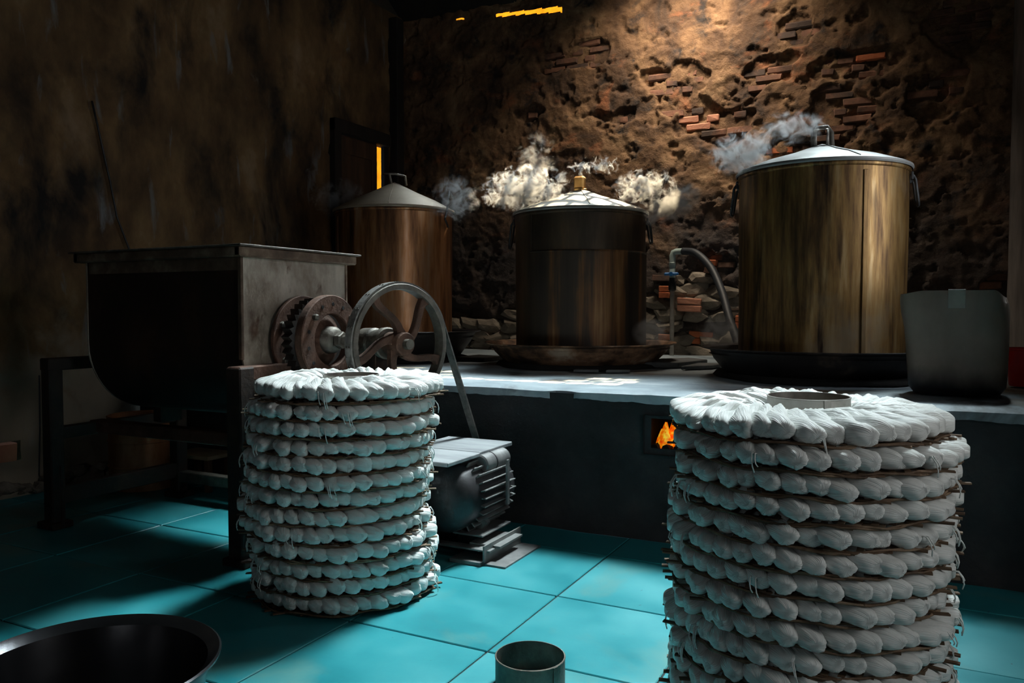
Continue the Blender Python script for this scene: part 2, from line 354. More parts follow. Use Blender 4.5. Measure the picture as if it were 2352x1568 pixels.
# ------------------------------------------------------------------ mesh helpers
class MB:
    def __init__(s): s.v = []; s.f = []; s.uv = None
    def add(s, vs, fs):
        o = len(s.v); s.v += [tuple(p) for p in vs]; s.f += [tuple(i + o for i in f) for f in fs]
        return s
    def box(s, c, d, rot=None):
        hx, hy, hz = d[0] / 2, d[1] / 2, d[2] / 2
        vs = [Vector((x * hx, y * hy, z * hz)) for x in (-1, 1) for y in (-1, 1) for z in (-1, 1)]
        if rot is not None: vs = [rot @ p for p in vs]
        c = Vector(c)
        return s.add([p + c for p in vs], [(0, 1, 3, 2), (4, 6, 7, 5), (0, 4, 5, 1), (2, 3, 7, 6), (0, 2, 6, 4), (1, 5, 7, 3)])
    def box2(s, a, b):
        return s.box([(a[i] + b[i]) / 2 for i in range(3)], [abs(b[i] - a[i]) for i in range(3)])
    def lathe(s, prof, n=48, c=(0, 0, 0), rot=None, a0=0.0, a1=2 * math.pi, jit=None):
        full = abs(a1 - a0 - 2 * math.pi) < 1e-6
        m = n if full else n + 1
        vs = []
        for i in range(m):
            a = a0 + (a1 - a0) * i / n
            for k, (r, z) in enumerate(prof):
                rr = r + (jit(a, k) if jit else 0)
                p = Vector((rr * math.cos(a), rr * math.sin(a), z))
                if rot is not None: p = rot @ p
                vs.append(p + Vector(c))
        K = len(prof); fs = []
        for i in range(n):
            j = (i + 1) % m if full else i + 1
            for k in range(K - 1):
                fs.append((i * K + k, j * K + k, j * K + k + 1, i * K + k + 1))
        return s.add(vs, fs)
    def disc(s, r, n=32, c=(0, 0, 0), rot=None):
        vs = [Vector((r * math.cos(2 * math.pi * i / n), r * math.sin(2 * math.pi * i / n), 0)) for i in range(n)]
        if rot is not None: vs = [rot @ p for p in vs]
        return s.add([p + Vector(c) for p in vs], [tuple(range(n))])
    def cyl(s, r, h, n=32, c=(0, 0, 0), rot=None, bev=0.0):
        b = min(bev, r * 0.5, h * 0.4)
        prof = [(1e-4, -h / 2), (r - b, -h / 2), (r, -h / 2 + b), (r, h / 2 - b), (r - b, h / 2), (1e-4, h / 2)] if b > 0 else [(1e-4, -h / 2), (r, -h / 2), (r, h / 2), (1e-4, h / 2)]
        return s.lathe(prof, n, c, rot)
    def tube(s, pts, r, n=10, close=False, flat=None):
        pts = [Vector(p) for p in pts]; N = len(pts); vs = []; prev = None
        for i, p in enumerate(pts):
            if close: t = pts[(i + 1) % N] - pts[i - 1]
            else: t = pts[min(i + 1, N - 1)] - pts[max(i - 1, 0)]
            t.normalize()
            if prev is None:
                up = Vector((0, 0, 1)) if abs(t.z) < 0.9 else Vector((1, 0, 0))
                prev = up
            a = t.cross(prev); a.normalize(); b = a.cross(t); prev = b
            rr = r[i] if isinstance(r, (list, tuple)) else r
            for k in range(n):
                th = 2 * math.pi * k / n
                vs.append(p + (a * math.cos(th) + b * math.sin(th)) * rr)
        fs = []
        for i in range(N if close else N - 1):
            j = (i + 1) % N
            for k in range(n):
                l = (k + 1) % n
                fs.append((i * n + k, i * n + l, j * n + l, j * n + k))
        if not close:
            fs.append(tuple(range(n))[::-1]); fs.append(tuple((N - 1) * n + k for k in range(n)))
        return s.add(vs, fs)
    def mesh(s, name, smooth=False, bevel=0.0):
        me = bpy.data.meshes.new(name)
        me.from_pydata(s.v, [], s.f)
        bm = bmesh.new(); bm.from_mesh(me)
        bmesh.ops.recalc_face_normals(bm, faces=bm.faces)
        if bevel: bmesh.ops.bevel(bm, geom=list(bm.edges), offset=bevel, segments=1, affect='EDGES', clamp_overlap=True)
        bm.to_mesh(me); bm.free()
        if smooth:
            me.polygons.foreach_set('use_smooth', [True] * len(me.polygons))
            if smooth != 'all':
                try: me.set_sharp_from_angle(angle=R(38))
                except Exception: pass
        return me
    def build(s, name, mat, parent=None, smooth=False, bevel=0.0, loc=None, rot=None):
        return link(name, s.mesh(name, smooth, bevel), mat, parent, loc, rot)

def link(name, me, mat, parent=None, loc=None, rot=None):
    if mat is not None and not me.materials: me.materials.append(M[mat] if isinstance(mat, str) else mat)
    o = bpy.data.objects.new(name, me)
    COL.objects.link(o)
    if parent: o.parent = parent
    if loc is not None: o.location = loc
    if rot is not None: o.rotation_euler = rot
    return o

def tag(o, label=None, cat=None, group=None, kind=None):
    if label: o['label'] = label
    if cat: o['category'] = cat
    if group: o['group'] = group
    if kind: o['kind'] = kind
    return o

def thing(name, loc, label, cat, group=None, rz=0.0):
    o = bpy.data.objects.new(name, None)
    o.empty_display_size = 0.05
    o.location = loc; o.rotation_euler = (0, 0, rz)
    COL.objects.link(o)
    return tag(o, label, cat, group)

def fbm(x, y, z=0.0, o=4):
    return noise.fractal(Vector((x, y, z)), 1.0, 2.0, o, noise_basis='PERLIN_ORIGINAL')
def sstep(a, b, x):
    t = min(1, max(0, (x - a) / (b - a))); return t * t * (3 - 2 * t)

RX = Matrix.Rotation(R(90), 3, 'Y')          # lathe axis z -> x

# ------------------------------------------------------------------ setting: shell
LX, BY, RXW, LY, LZ, TOP = -4.30, 6.20, 0.52, 3.30, 0.64, 3.66

def wall_grid(name, n_u, n_v, fn, hole, mat):
    vs = []; keep = []
    for j in range(n_v + 1):
        for i in range(n_u + 1):
            vs.append(fn(i / n_u, j / n_v))
    fs = []
    for j in range(n_v):
        for i in range(n_u):
            if hole and hole((i + 0.5) / n_u, (j + 0.5) / n_v): continue
            a = j * (n_u + 1) + i
            fs.append((a, a + 1, a + n_u + 2, a + n_u + 1))
    mb = MB(); mb.v = vs; mb.f = fs
    o = mb.build(name, mat, smooth='all')
    tag(o, kind='structure')
    return o

# back wall: peeling plaster over brick, rubble along the foot
EXPO = [(-1.55, 2.45, 0.34, 0.16), (-2.5, 3.12, 0.30, 0.12), (-1.9, 2.83, 0.28, 0.16), (-1.55, 2.80, 0.25, 0.10), (-1.05, 2.77, 0.22, 0.12),
        (-0.5, 2.40, 0.34, 0.20), (-0.62, 3.05, 0.30, 0.12), (-0.05, 2.40, 0.30, 0.20), (-0.4, 2.75, 0.35, 0.10), (-2.2, 2.55, 0.25, 0.10), (-0.9, 2.2, 0.2, 0.1),
        (-1.42, 1.30, 0.16, 0.16), (0.2, 2.9, 0.3, 0.15), (-2.9, 2.7, 0.2, 0.1), (0.25, 1.0, 0.3, 0.25)]
def exposure(x, z):
    e = -1.0
    for cx, cz, rx, rz in EXPO:
        e = max(e, 1 - math.hypot((x - cx) / rx, (z - cz) / rz))
    return e * 0.75 + 0.9 * fbm(x * 2.6, z * 2.6, 3.1, 4)
def rubble_amt(x, z):
    top = 1.02 + 0.16 * fbm(x * 2.2, 0.0, 9.0, 3)
    if -2.1 < x < -0.95: top += 0.28 * (1 - abs(x + 1.55) / 0.6)
    return sstep(top + 0.03, top - 0.05, z)
def back_y(x, z):
    y = BY + 0.018 * fbm(x * 1.3, z * 1.3, 0.0, 3)
    lump = abs(fbm(x * 4.0, z * 4.0, 5.0, 4))
    y -= 0.010 * (1 - min(1, lump * 3.0))
    pit = fbm(x * 6.5, z * 7.5, 7.7, 4)
    y += 0.017 * sstep(0.20, 0.28, pit) - 0.006 * fbm(x * 14, z * 14, 2.2, 3)
    y += 0.035 * sstep(0.10, 0.16, exposure(x, z))
    r = rubble_amt(x, z)
    y += r * (0.035 + 0.03 * fbm(x * 7, z * 9, 1.0, 4))
    return y
BX0, BX1, BZ0, BZ1 = LX - 0.02, RXW + 0.02, LZ - 0.04, TOP + 0.02
def bfn(u, v):
    x = BX0 + (BX1 - BX0) * u; z = BZ0 + (BZ1 - BZ0) * v
    return (x, back_y(x, z), z)
def bhole(u, v):
    x = BX0 + (BX1 - BX0) * u; z = BZ0 + (BZ1 - BZ0) * v
    line = 3.565 - 0.06 * (x + 3.33) / 0.63
    if -3.33 < x < -2.70 and abs(z - line) < 0.012 + 0.012 * (x + 3.33) / 0.63 + 0.006 * fbm(x * 14, 0): return True
    if -3.74 < x < -3.66 and abs(z - 3.592) < 0.009: return True
    return False
wall_back = wall_grid('wall_back', 400, 260, bfn, bhole, 'wall_back')
wall_back['label'] = 'sooty brown back wall with peeling plaster and bare brick'

# bricks that show where the plaster has fallen off
def brick_mesh(seed, L=0.19, H=0.048, D=0.09):
    rnd = random.Random(seed)
    bm = bmesh.new()
    bmesh.ops.create_cube(bm, size=1)
    for v in bm.verts:
        v.co = Vector((v.co.x * L, v.co.y * D, v.co.z * H))
    bmesh.ops.bevel(bm, geom=list(bm.edges), offset=0.006, segments=1, affect='EDGES')
    for v in bm.verts:
        v.co += Vector((rnd.uniform(-1, 1), rnd.uniform(-1, 1), rnd.uniform(-1, 1))) * 0.004
    me = bpy.data.meshes.new('brick'); bm.to_mesh(me); bm.free()
    return me
bricks = {k: [brick_mesh(i + 10 * s) for i in range(3)] for s, k in enumerate(('brick', 'brick_red', 'brick_pale'))}
half_bricks = {k: [brick_mesh(50 + i + 10 * s, 0.09) for i in range(2)] for s, k in enumerate(('brick', 'brick_red', 'brick_pale'))}
nb = 0
row = 0
z = 1.16
while z < TOP - 0.1:
    x = BX0 + (0.10 if row % 2 else 0.0) + random.uniform(-0.01, 0.01)
    while x < RXW:
        e = exposure(x, z)
        if e > 0.20 and nb < 260 and random.random() < 0.8:
            k = 'brick_red' if (random.random() < 0.05) else 'brick'
            if abs(x + 1.55) < 0.11 and abs(z - 2.45) < 0.06: k = 'brick_pale'
            dst = bricks if random.random() < 0.75 else half_bricks
            me = random.choice(dst[k])
            o = link('brick', me, k, wall_back, (x, BY + 0.055 + random.uniform(0.0, 0.022), z + random.uniform(-0.003, 0.003)),
                     (random.uniform(-0.04, 0.04), random.uniform(-0.025, 0.025), random.uniform(-0.05, 0.05)))
            nb += 1
        x += 0.205
    z += 0.060; row += 1

def stone_mesh(seed, sx, sy, sz):
    rnd = random.Random(seed)
    bm = bmesh.new()
    bmesh.ops.create_icosphere(bm, subdivisions=2, radius=1.0)
    off = Vector((rnd.uniform(0, 50), rnd.uniform(0, 50), rnd.uniform(0, 50)))
    for v in bm.verts:
        p = v.co.copy()
        m = max(abs(p.x), abs(p.y), abs(p.z))
        p = p * (0.55 + 0.45 / m)               # towards a box
        p *= 1 + 0.40 * noise.noise(v.co * 1.7 + off) + 0.22 * noise.noise(v.co * 4 + off)
        v.co = Vector((p.x * sx, p.y * sy, p.z * sz))
    me = bpy.data.meshes.new('stone'); bm.to_mesh(me); bm.free()
    return me
stones = [stone_mesh(i, 0.09, 0.06, 0.050) for i in range(9)]
rnd = random.Random(3)
z = 0.665
while z < 1.42:
    x = LX + 0.1 + rnd.uniform(0, 0.1)
    while x < RXW - 0.1:
        top = 0.98 + 0.10 * math.sin(x * 4.0)
        if -2.1 < x < -0.95: top = 1.05 + 0.33 * max(0, 1 - abs(x + 1.6) / 0.5)
        hole = (-1.66 < x < -1.36 and 0.76 < z < 0.88)
        if z < top and not hole:
            me = rnd.choice(stones)
            s = rnd.uniform(1.0, 1.7)
            link('stone', me, 'stone', wall_back, (x, BY + rnd.uniform(0.028, 0.05), z + rnd.uniform(-0.015, 0.015)),
                 (rnd.uniform(-0.2, 0.2), rnd.uniform(-0.25, 0.25), rnd.uniform(-0.2, 0.2))).scale = (s, 1, rnd.uniform(0.9, 1.5))
        x += rnd.uniform(0.16, 0.26)
    z += 0.095
# bright broken bricks set among the rubble beside the standpipe
for (x, z, k, hb) in [(-1.80, 1.165, 'brick_red', 1), (-1.80, 1.115, 'brick_red', 1), (-1.60, 1.06, 'brick_pale', 0), (-1.60, 1.005, 'brick_pale', 0), (-1.80, 1.245, 'brick', 0),
                      (-1.20, 0.93, 'brick_red', 1), (-1.20, 0.88, 'brick_red', 1), (-1.44, 1.36, 'brick_red', 1), (-1.44, 1.30, 'brick', 1), (-1.52, 0.80, 'brick_red', 0), (-1.56, 0.75, 'brick_red', 0),
                      (-1.80, 0.78, 'brick_pale', 1), (0.16, 0.98, 'brick_red', 0), (0.20, 0.90, 'brick_pale', 0)]:
    dst = half_bricks if hb else bricks
    link('brick', dst[k][0], k, wall_back, (x, BY - 0.012 if not (0.7 < z < 0.82 and -1.7 < x < -1.4) else BY + 0.05, z), (0.05 * (hb - 0.5), 0.04, 0.08))

# left wall
D0, D1, DZ = 5.20, 5.88, 2.50            # doorway in the left wall
LY0 = -1.8
def left_x(y, z):
    x = LX + 0.015 * fbm(y * 1.2, z * 1.2, 4.0, 3) - 0.020 * sstep(0.18, 0.30, fbm(y * 2.0, z * 2.6, 8.0, 4))
    if z < 0.30:
        x += 0.03 * sstep(0.26, 0.05, z + 0.08 * fbm(y * 3, 0, 2)) + 0.035 * fbm(y * 6, z * 8, 2.0, 4) * sstep(0.30, 0.15, z)
    return x
def lfn(u, v):
    y = LY0 + (BY + 0.02 - LY0) * u; z = -0.02 + (TOP + 0.04) * v
    return (left_x(y, z), y, z)
def lhole(u, v):
    y = LY0 + (BY + 0.02 - LY0) * u; z = -0.02 + (TOP + 0.04) * v
    if D0 < y < D1 and z < DZ: return True
    if 2.33 < y < 2.58 and 0.185 < z < 0.285: return True
    return False
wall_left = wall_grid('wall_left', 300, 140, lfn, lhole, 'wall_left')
wall_left['label'] = 'dark ochre stained plaster wall behind the dough mixer'
link('brick', brick_mesh(91, 0.24, 0.105, 0.09), 'brick_pale', wall_left, (LX - 0.048, 2.452, 0.235), (0, R(2), R(90)))
MB().box2((LX - 0.14, 2.20, 0.10), (LX - 0.095, 3.0, 0.40)).build('brick_backing', 'stone', wall_left)
for i in range(26):
    y = 1.95 + i * 0.052 + rnd.uniform(-0.02, 0.02)
    s = rnd.uniform(0.4, 0.75)
    o = link('stone', rnd.choice(stones), 'stone', wall_left, (LX + 0.025, y, rnd.uniform(0.02, 0.085)), (rnd.uniform(-0.3, 0.3), 0, R(90)))
    o.scale = (s, 0.7, s)

# door in the left wall
d1 = thing('door_1', (LX, D0, LZ), 'dark panelled wooden door ajar in the corner', 'door'); d1['kind'] = 'structure'; del d1['category']
MB().box2((-0.035, 0.035, 0.02), (0.0, 0.575, DZ - LZ - 0.05)).build('door_panel', 'wood_dark', d1)
for a, b in (((0.0, 0.035, 0.0), (0.022, 0.115, 1.80)), ((0.0, 0.49, 0.0), (0.012, 0.560, 1.80)), ((0.0, 0.115, 1.66), (0.018, 0.49, 1.80)), ((0.0, 0.115, 0.85), (0.018, 0.49, 0.97))):
    MB().box2(a, b).build('door_rail', 'wood_dark', d1, bevel=0.004)
fr = [((-0.06, -0.05, 0), (0.05, 0.035, DZ - LZ + 0.06)), ((-0.03, 0.672, 0), (0.012, 0.74, DZ - LZ + 0.06)), ((-0.06, -0.05, DZ - LZ - 0.045), (0.055, 0.72, DZ - LZ + 0.06))]
for a, b in fr: MB().box2(a, b).build('door_frame', 'wood_black', d1, bevel=0.005)
cur = MB()  # added amber sheet behind the door gap, standing for sunlight outside
n = 14
cur.add([(-0.42 + 0.42 * i / n, 0.90 + 0.012 * math.sin(i * 1.7), zz) for zz in (0.2, DZ - LZ + 0.1) for i in range(n + 1)], [(i, i + 1, n + 2 + i, n + 1 + i) for i in range(n)])
tag(cur.build('door_gap_glow', 'amber', None, loc=(LX - 0.05, D0 + 0.02, LZ)), 'added amber sheet standing for sunlight outside the ajar door', 'glow_sheet')

# added amber sheet behind the slit below the roof, standing for backlit outdoors
sh = MB(); n = 40
sh.add([(-3.9 + 1.3 * i / n, BY + 0.10 + 0.008 * math.sin(i * 0.9), zz) for zz in (3.50, 3.645) for i in range(n + 1)], [(i, i + 1, n + 2 + i, n + 1 + i) for i in range(n)])
tag(sh.build('slit_glow_sheet', 'amber'), 'added amber sheet standing for outdoor light in the slit at the wall top', 'sheet')

tag(MB().box2((LX - 0.01, 5.965, LZ - 0.02), (LX + 0.09, 6.07, 3.62)).build('trim_1', 'wood_black', bevel=0.006), 'sooty wooden post in the wall corner', kind='structure')
# other walls, roof
HI = 6.6
MBr = MB().box2((RXW, 3.1, 0), (RXW + 0.1, 3.80, HI)).box2((RXW, 4.30, 0), (RXW + 0.1, BY + 0.3, HI)).box2((RXW, 3.80, 0), (RXW + 0.1, 4.30, 1.2)).box2((RXW, 3.80, 2.1), (RXW + 0.1, 4.30, HI))
tag(MBr.build('wall_right', 'wall_right'), 'grey plaster wall at the right edge', kind='structure')
tag(MB().box2((RXW + 0.1, 3.0, 0), (1.8, 3.1, HI)).build('wall_return', 'wall_plain'), kind='structure')
tag(MB().box2((1.8, LY0, 0), (1.9, 1.0, HI)).box2((1.8, 2.1, 0), (1.9, 3.0, HI)).box2((1.8, 1.0, 2.35), (1.9, 2.1, HI)).box2((1.8, 1.0, 0), (1.9, 2.1, 0.75)).build('wall_side', 'wall_plain'), kind='structure')
tag(MB().box2((LX - 0.1, LY0 - 0.1, 0), (-1.2, LY0, HI)).box2((0.0, LY0 - 0.1, 0), (1.9, LY0, HI)).box2((-1.2, LY0 - 0.1, 2.15), (0.0, LY0, HI)).build('wall_front', 'wall_plain'), kind='structure')
MB().box2((LX - 0.12, LY0, TOP - 0.02), (LX - 0.02, BY, HI)).build('upper_wall', 'wall_plain', wall_left)
HX0, HX1, HY0, HY1 = -2.68, -1.24, 5.905, 6.185
ce = MB()
def slope(x0, x1, y0, y1):
    vs = [(x, y, roof_z(y) + t) for t in (0, 0.06) for (x, y) in ((x0, y0), (x1, y0), (x1, y1), (x0, y1))]
    ce.add(vs, [(0, 1, 2, 3), (7, 6, 5, 4), (0, 4, 5, 1), (1, 5, 6, 2), (2, 6, 7, 3), (3, 7, 4, 0)])
RY = 1.8
slope(LX - 0.1, 1.9, RY, HY0)
slope(LX - 0.02, HX0, HY0, BY + 0.02); slope(HX1, 1.9, HY0, BY + 0.4); slope(HX0, HX1, HY1, BY + 0.03)
ce.box2((LX - 0.1, LY0 - 0.1, roof_z(RY)), (1.9, RY, roof_z(RY) + 0.06))
ceiling = tag(ce.build('ceiling', 'roof'), kind='structure')
ang = math.atan(ROOF_K)
MB().box((0, 0, 0), (4.5, 1.7, 0.012), Matrix.Rotation(-ang, 3, 'X')).build('roof_light_pane', 'tape', ceiling, loc=(-1.88, 5.12, roof_z(5.12) - 0.03))
# lattice in the roof opening that lets the sun through
gr = thing('vent_lattice', ((HX0 + HX1) / 2, (HY0 + HY1) / 2, roof_z((HY0 + HY1) / 2) + 0.03), 'roof lattice letting sunlight through above the middle pot', 'lattice')
gr.rotation_euler = (-ang, 0, 0)
W, Dp = HX1 - HX0, (HY1 - HY0) / math.cos(ang)
nr = 3
for i in range(nr + 1):
    y = -Dp / 2 + Dp * i / nr
    MB().box((0, y, 0), (W, 0.032, 0.012)).build('bar', 'wood_black', gr)
    if i < nr:
        x = -W / 2 + (0.0 if i % 2 else 0.075)
        while x <= W / 2:
            MB().box((x, y + Dp / nr / 2, 0), (0.036, Dp / nr, 0.010)).build('bar', 'wood_black', gr)
            x += 0.150

# ------------------------------------------------------------------ floor
floor = tag(MB().box2((LX - 0.1, LY0 - 0.1, -0.06), (1.9, LY + 0.2, -0.006)).build('floor', 'grout'), 'teal tiled floor', kind='structure')
TS, TYS = 0.5012, 0.5055
tm = MB().box((0, 0, -0.0125), (TS - 0.006, TYS - 0.006, 0.025)).mesh('tile', bevel=0.0025)
for i in range(-7, 6):
    for j in range(-8, 2):
        x = -1.108 + TS * (i + 0.5); y = 2.509 + TYS * (j + 0.5)
        if x - TS / 2 > 1.75 or x + TS / 2 < LX: continue
        link('tile', tm, 'tile', floor, (x, y, random.uniform(-0.001, 0.0005)), (random.uniform(-0.0015, 0.0015), random.uniform(-0.0015, 0.0015), 0))

# ------------------------------------------------------------------ cooking ledge
ledge = thing('cooking_ledge', (-1.9, LY, 0), 'long masonry stove ledge with pale worn top and sooty front', 'stove')
ledge_o = Vector((-1.9, LY, 0))
X0, X1 = LX + 0.02, RXW - 0.003
nx, ny = 240, 60
FB = (-1.03, -0.80, 0.395, 0.525)      # fire opening x0 x1 z0 z1
# top slab with a chipped front edge
mb = MB(); vs = []
for j in range(ny + 1):
    for i in range(nx + 1):
        x = X0 + (X1 - X0) * i / nx
        t = j / ny
        edge = 0.018 * fbm(x * 5, 0, 2.0, 4) + 0.030 * sstep(0.22, 0.4, fbm(x * 3.2, 4.0, 0, 3))
        y = LY + edge * (1 - t) ** 6 + (BY + 0.12 - LY) * t
        zz = LZ + 0.006 * fbm(x * 1.5, y * 1.5, 0, 3) + (0.0 if j else -0.012)
        vs.append((x - ledge_o.x, y - ledge_o.y, zz))
fs = [(j * (nx + 1) + i, j * (nx + 1) + i + 1, (j + 1) * (nx + 1) + i + 1, (j + 1) * (nx + 1) + i) for j in range(ny) for i in range(nx)]
o = len(vs)
for i in range(nx + 1):
    p = vs[i]; vs.append((p[0], p[1], LZ - 0.045 + 0.012 * fbm(p[0] * 6, 1, 1)))
fs += [(i, o + i, o + i + 1, i + 1) for i in range(nx)]
mb.v, mb.f = vs, fs
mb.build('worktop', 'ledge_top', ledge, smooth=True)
vs = []; fs = []
nz = 34
for j in range(nz + 1):
    for i in range(nx + 1):
        x = X0 + (X1 - X0) * i / nx; z = (LZ - 0.02) * j / nz
        y = LY + 0.012 + 0.012 * fbm(x * 2.5, z * 2.5, 6.0, 4) - 0.02 * sstep(0.10, 0.0, z)
        vs.append((x - ledge_o.x, y - ledge_o.y, z))
for j in range(nz):
    for i in range(nx):
        x = X0 + (X1 - X0) * (i + 0.5) / nx; z = (LZ - 0.02) * (j + 0.5) / nz
        if FB[0] < x < FB[1] and FB[2] < z < FB[3]: continue
        a = j * (nx + 1) + i
        fs.append((a, a + 1, a + nx + 2, a + nx + 1))
mb = MB(); mb.v, mb.f = vs, fs
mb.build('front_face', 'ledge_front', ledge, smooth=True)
fbx = MB()
x0, x1, z0, z1 = FB[0] - 0.02 - ledge_o.x, FB[1] + 0.02 - ledge_o.x, FB[2] - 0.02, FB[3] + 0.02
fbx.add([(x0, 0, z0), (x1, 0, z0), (x1, 0, z1), (x0, 0, z1), (x0, 0.5, z0), (x1, 0.5, z0), (x1, 0.5, z1), (x0, 0.5, z1)],
        [(4, 5, 6, 7), (0, 1, 5, 4), (3, 2, 6, 7), (0, 3, 7, 4), (1, 2, 6, 5)])
fbx.build('firebox', 'char', ledge)
fl = thing('stove_fire', (-0.93, LY + 0.10, FB[2] - 0.02), 'small orange fire burning in the stove mouth behind noodle stack', 'fire')
for k, (dx, dy, h, r) in enumerate([(-0.050, 0.0, 0.125, 0.030), (-0.02, 0.03, 0.14, 0.034), (0.02, 0.0, 0.12, 0.03), (-0.075, 0.03, 0.09, 0.024), (0.07, 0.03, 0.12, 0.03)]):
    prof = [(1e-4, 0), (r * 0.8, 0.01), (r, h * 0.28), (r * 0.7, h * 0.55), (r * 0.3, h * 0.8), (1e-4, h)]
    MB().lathe(prof, 14, (dx, dy, 0.005), jit=lambda a, kk: 0.006 * math.sin(3 * a + kk * 1.3)).build('flame', 'fire', fl, smooth='all')
for k in range(5):
    MB().tube([(-0.14 + 0.05 * k, -0.04, 0.018), (-0.10 + 0.045 * k, 0.22, 0.03)], 0.018, 8).build('log', 'char', fl)

# ------------------------------------------------------------------ pots, lids, pans
def make_pan(c, r0, r1, h, mat, label):
    t = thing('steaming_pan', (c[0], c[1], LZ), label, 'pan', 'pans on the stove ledge')
    rim = 0.035
    prof = [(1e-4, 0.004), (r0 * 0.92, 0.004), (r0, 0.018), (r0 + (r1 - r0) * 0.55, h * 0.62), (r1 - rim, h - 0.012), (r1, h - 0.003), (r1 + 0.004, h + 0.003), (r1, h + 0.006), (r1 - rim, h - 0.004), (r0 + (r1 - r0) * 0.5, h * 0.62), (r0 - 0.01, 0.03), (1e-4, 0.022)]
    MB().lathe(prof, 72, jit=lambda a, k: 0.006 * math.sin(5 * a + c[0]) if 2 < k < 9 else 0).build('pan_body', mat, t, smooth=True)
    zw = h * 0.80
    MB().disc(r0 + (r1 - r0) * 0.72, 48, (0, 0, zw)).build('water', 'water', t)
    prof = [(r0 * 0.80, 0.0), (r0 + 0.03, 0.0), (r0 + 0.075, 0.004), (r0 + 0.06, 0.022), (r0 + 0.02, 0.03), (r0 - 0.02, 0.02)]  # dark collar: soot ring on the ledge plus the pan's shade put into colour
    MB().lathe(prof, 64, jit=lambda a, k: 0.028 * noise.noise(Vector((math.cos(a) * 2.5 + c[0], math.sin(a) * 2.5, k * 0.2)))).build('soot_shade_collar', 'char', t, smooth='all')
    return t

PM, PR, PL = (-1.947, 4.766), (-0.467, 4.477), (-3.372, 4.732)
make_pan(PM, 0.475, 0.615, 0.145, 'pan', 'rust mottled shallow pan under the middle pot')
make_pan(PR, 0.475, 0.60, 0.155, 'pan_dark', 'black shallow pan under the tall golden pot')
make_pan(PL, 0.46, 0.62, 0.205, 'pan_dark', 'dark deep pan under the left copper brown pot')

def make_pot(c, r, z0, z1, mat, label, hang=(), seam=None):
    t = thing('steamer_pot', (c[0], c[1], z0), label, 'pot', 'big steamer pots in a row')
    h = z1 - z0
    prof = [(1e-4, 0.0), (r - 0.012, 0.0), (r - 0.004, 0.008), (r - 0.002, 0.03), (r - 0.004, 0.036), (r - 0.004, 0.3 * h), (r, 0.7 * h), (r, h - 0.03), (r + 0.006, h - 0.026), (r + 0.009, h - 0.018), (r + 0.006, h - 0.008), (r, h), (r - 0.01, h), (r - 0.012, h - 0.03), (r - 0.014, 0.02), (1e-4, 0.015)]
    MB().lathe(prof, 96).build('pot_body', mat, t, smooth=True)
    if seam is not None:
        a = seam
        MB().box((math.cos(a) * (r + 0.001), math.sin(a) * (r + 0.001), h * 0.49), (0.008, 0.022, h * 0.92), Matrix.Rotation(a, 3, 'Z')).build('seam', mat, t, bevel=0.002)
    for a, ln in hang:
        ca, sa = math.cos(a), math.sin(a)
        tx, ty = -sa, ca
        pts = []
        for (s, d, zz) in ((-0.07, 0.010, h - 0.05), (-0.07, 0.022, h - 0.07), (-0.06, 0.034, h - 0.06 - ln * 0.75), (-0.03, 0.040, h - 0.06 - ln), (0.03, 0.040, h - 0.06 - ln), (0.06, 0.034, h - 0.06 - ln * 0.75), (0.07, 0.022, h - 0.07), (0.07, 0.010, h - 0.05)):
            pts.append((ca * (r + d) + tx * s, sa * (r + d) + ty * s, zz))
        MB().tube(pts, 0.0075, 8).build('side_handle', 'wire_dark', t, smooth='all')
        for s in (-0.07, 0.07):
            MB().box((ca * (r + 0.006) + tx * s, sa * (r + 0.006) + ty * s, h - 0.05), (0.012, 0.03, 0.04), Matrix.Rotation(a, 3, 'Z')).build('bracket', 'wire_dark', t, bevel=0.003)
    return t

def make_lid(c, r, z, apex, mat, label, grip):
    t = thing('pot_lid', (c[0], c[1], z), label, 'lid', 'conical pot lids')
    prof = [(r + 0.010, -0.012), (r + 0.016, -0.004), (r + 0.014, 0.006), (r * 0.995, 0.014), (r * 0.72, apex * 0.30 + 0.012), (r * 0.40, apex * 0.63), (r * 0.12, apex * 0.90), (1e-4, apex)]
    MB().lathe(prof, 96).build('cone', mat, t, smooth=True)
    for k in range(1):
        a = R(-60)
        MB().tube([(math.cos(a) * rr, math.sin(a) * rr, zz + 0.002) for rr, zz in prof[3:7]], 0.003, 6).build('seam', mat, t)
    if grip == 'strap':
        for dy in (-0.03, 0.03):
            MB().tube([(-0.075, dy, apex + 0.06), (-0.02, dy, apex + 0.055), (0.0, dy, apex - 0.02)] if dy < 0 else [(0.085, dy, apex - 0.025), (0.075, dy, apex + 0.04), (0.0, dy * 0.6, apex + 0.06), (-0.02, -0.03, apex + 0.055)], 0.0085, 8).build('grip', 'wire', t, smooth='all')
    elif grip == 'block':
        MB().box((0, -0.01, apex + 0.035), (0.072, 0.05, 0.085)).build('grip', 'copper', t, bevel=0.012)
        MB().cyl(0.045, 0.02, 20, (0, 0, apex - 0.012), bev=0.004).build('grip_base', 'copper', t, smooth=True)
    else:
        MB().tube([(-0.045, 0, apex - 0.02), (-0.045, 0, apex + 0.055), (-0.025, 0, apex + 0.085), (0.025, 0, apex + 0.085), (0.045, 0, apex + 0.055), (0.05, 0, apex - 0.02)], 0.012, 10).build('grip', 'rust_light', t, smooth='all')
        MB().tube([(-0.03, -0.03, apex - 0.01), (-0.03, -0.03, apex + 0.07), (0.03, -0.03, apex + 0.07), (0.03, -0.03, apex - 0.01)], 0.008, 8).build('grip_wire', 'wire', t, smooth='all')
    return t

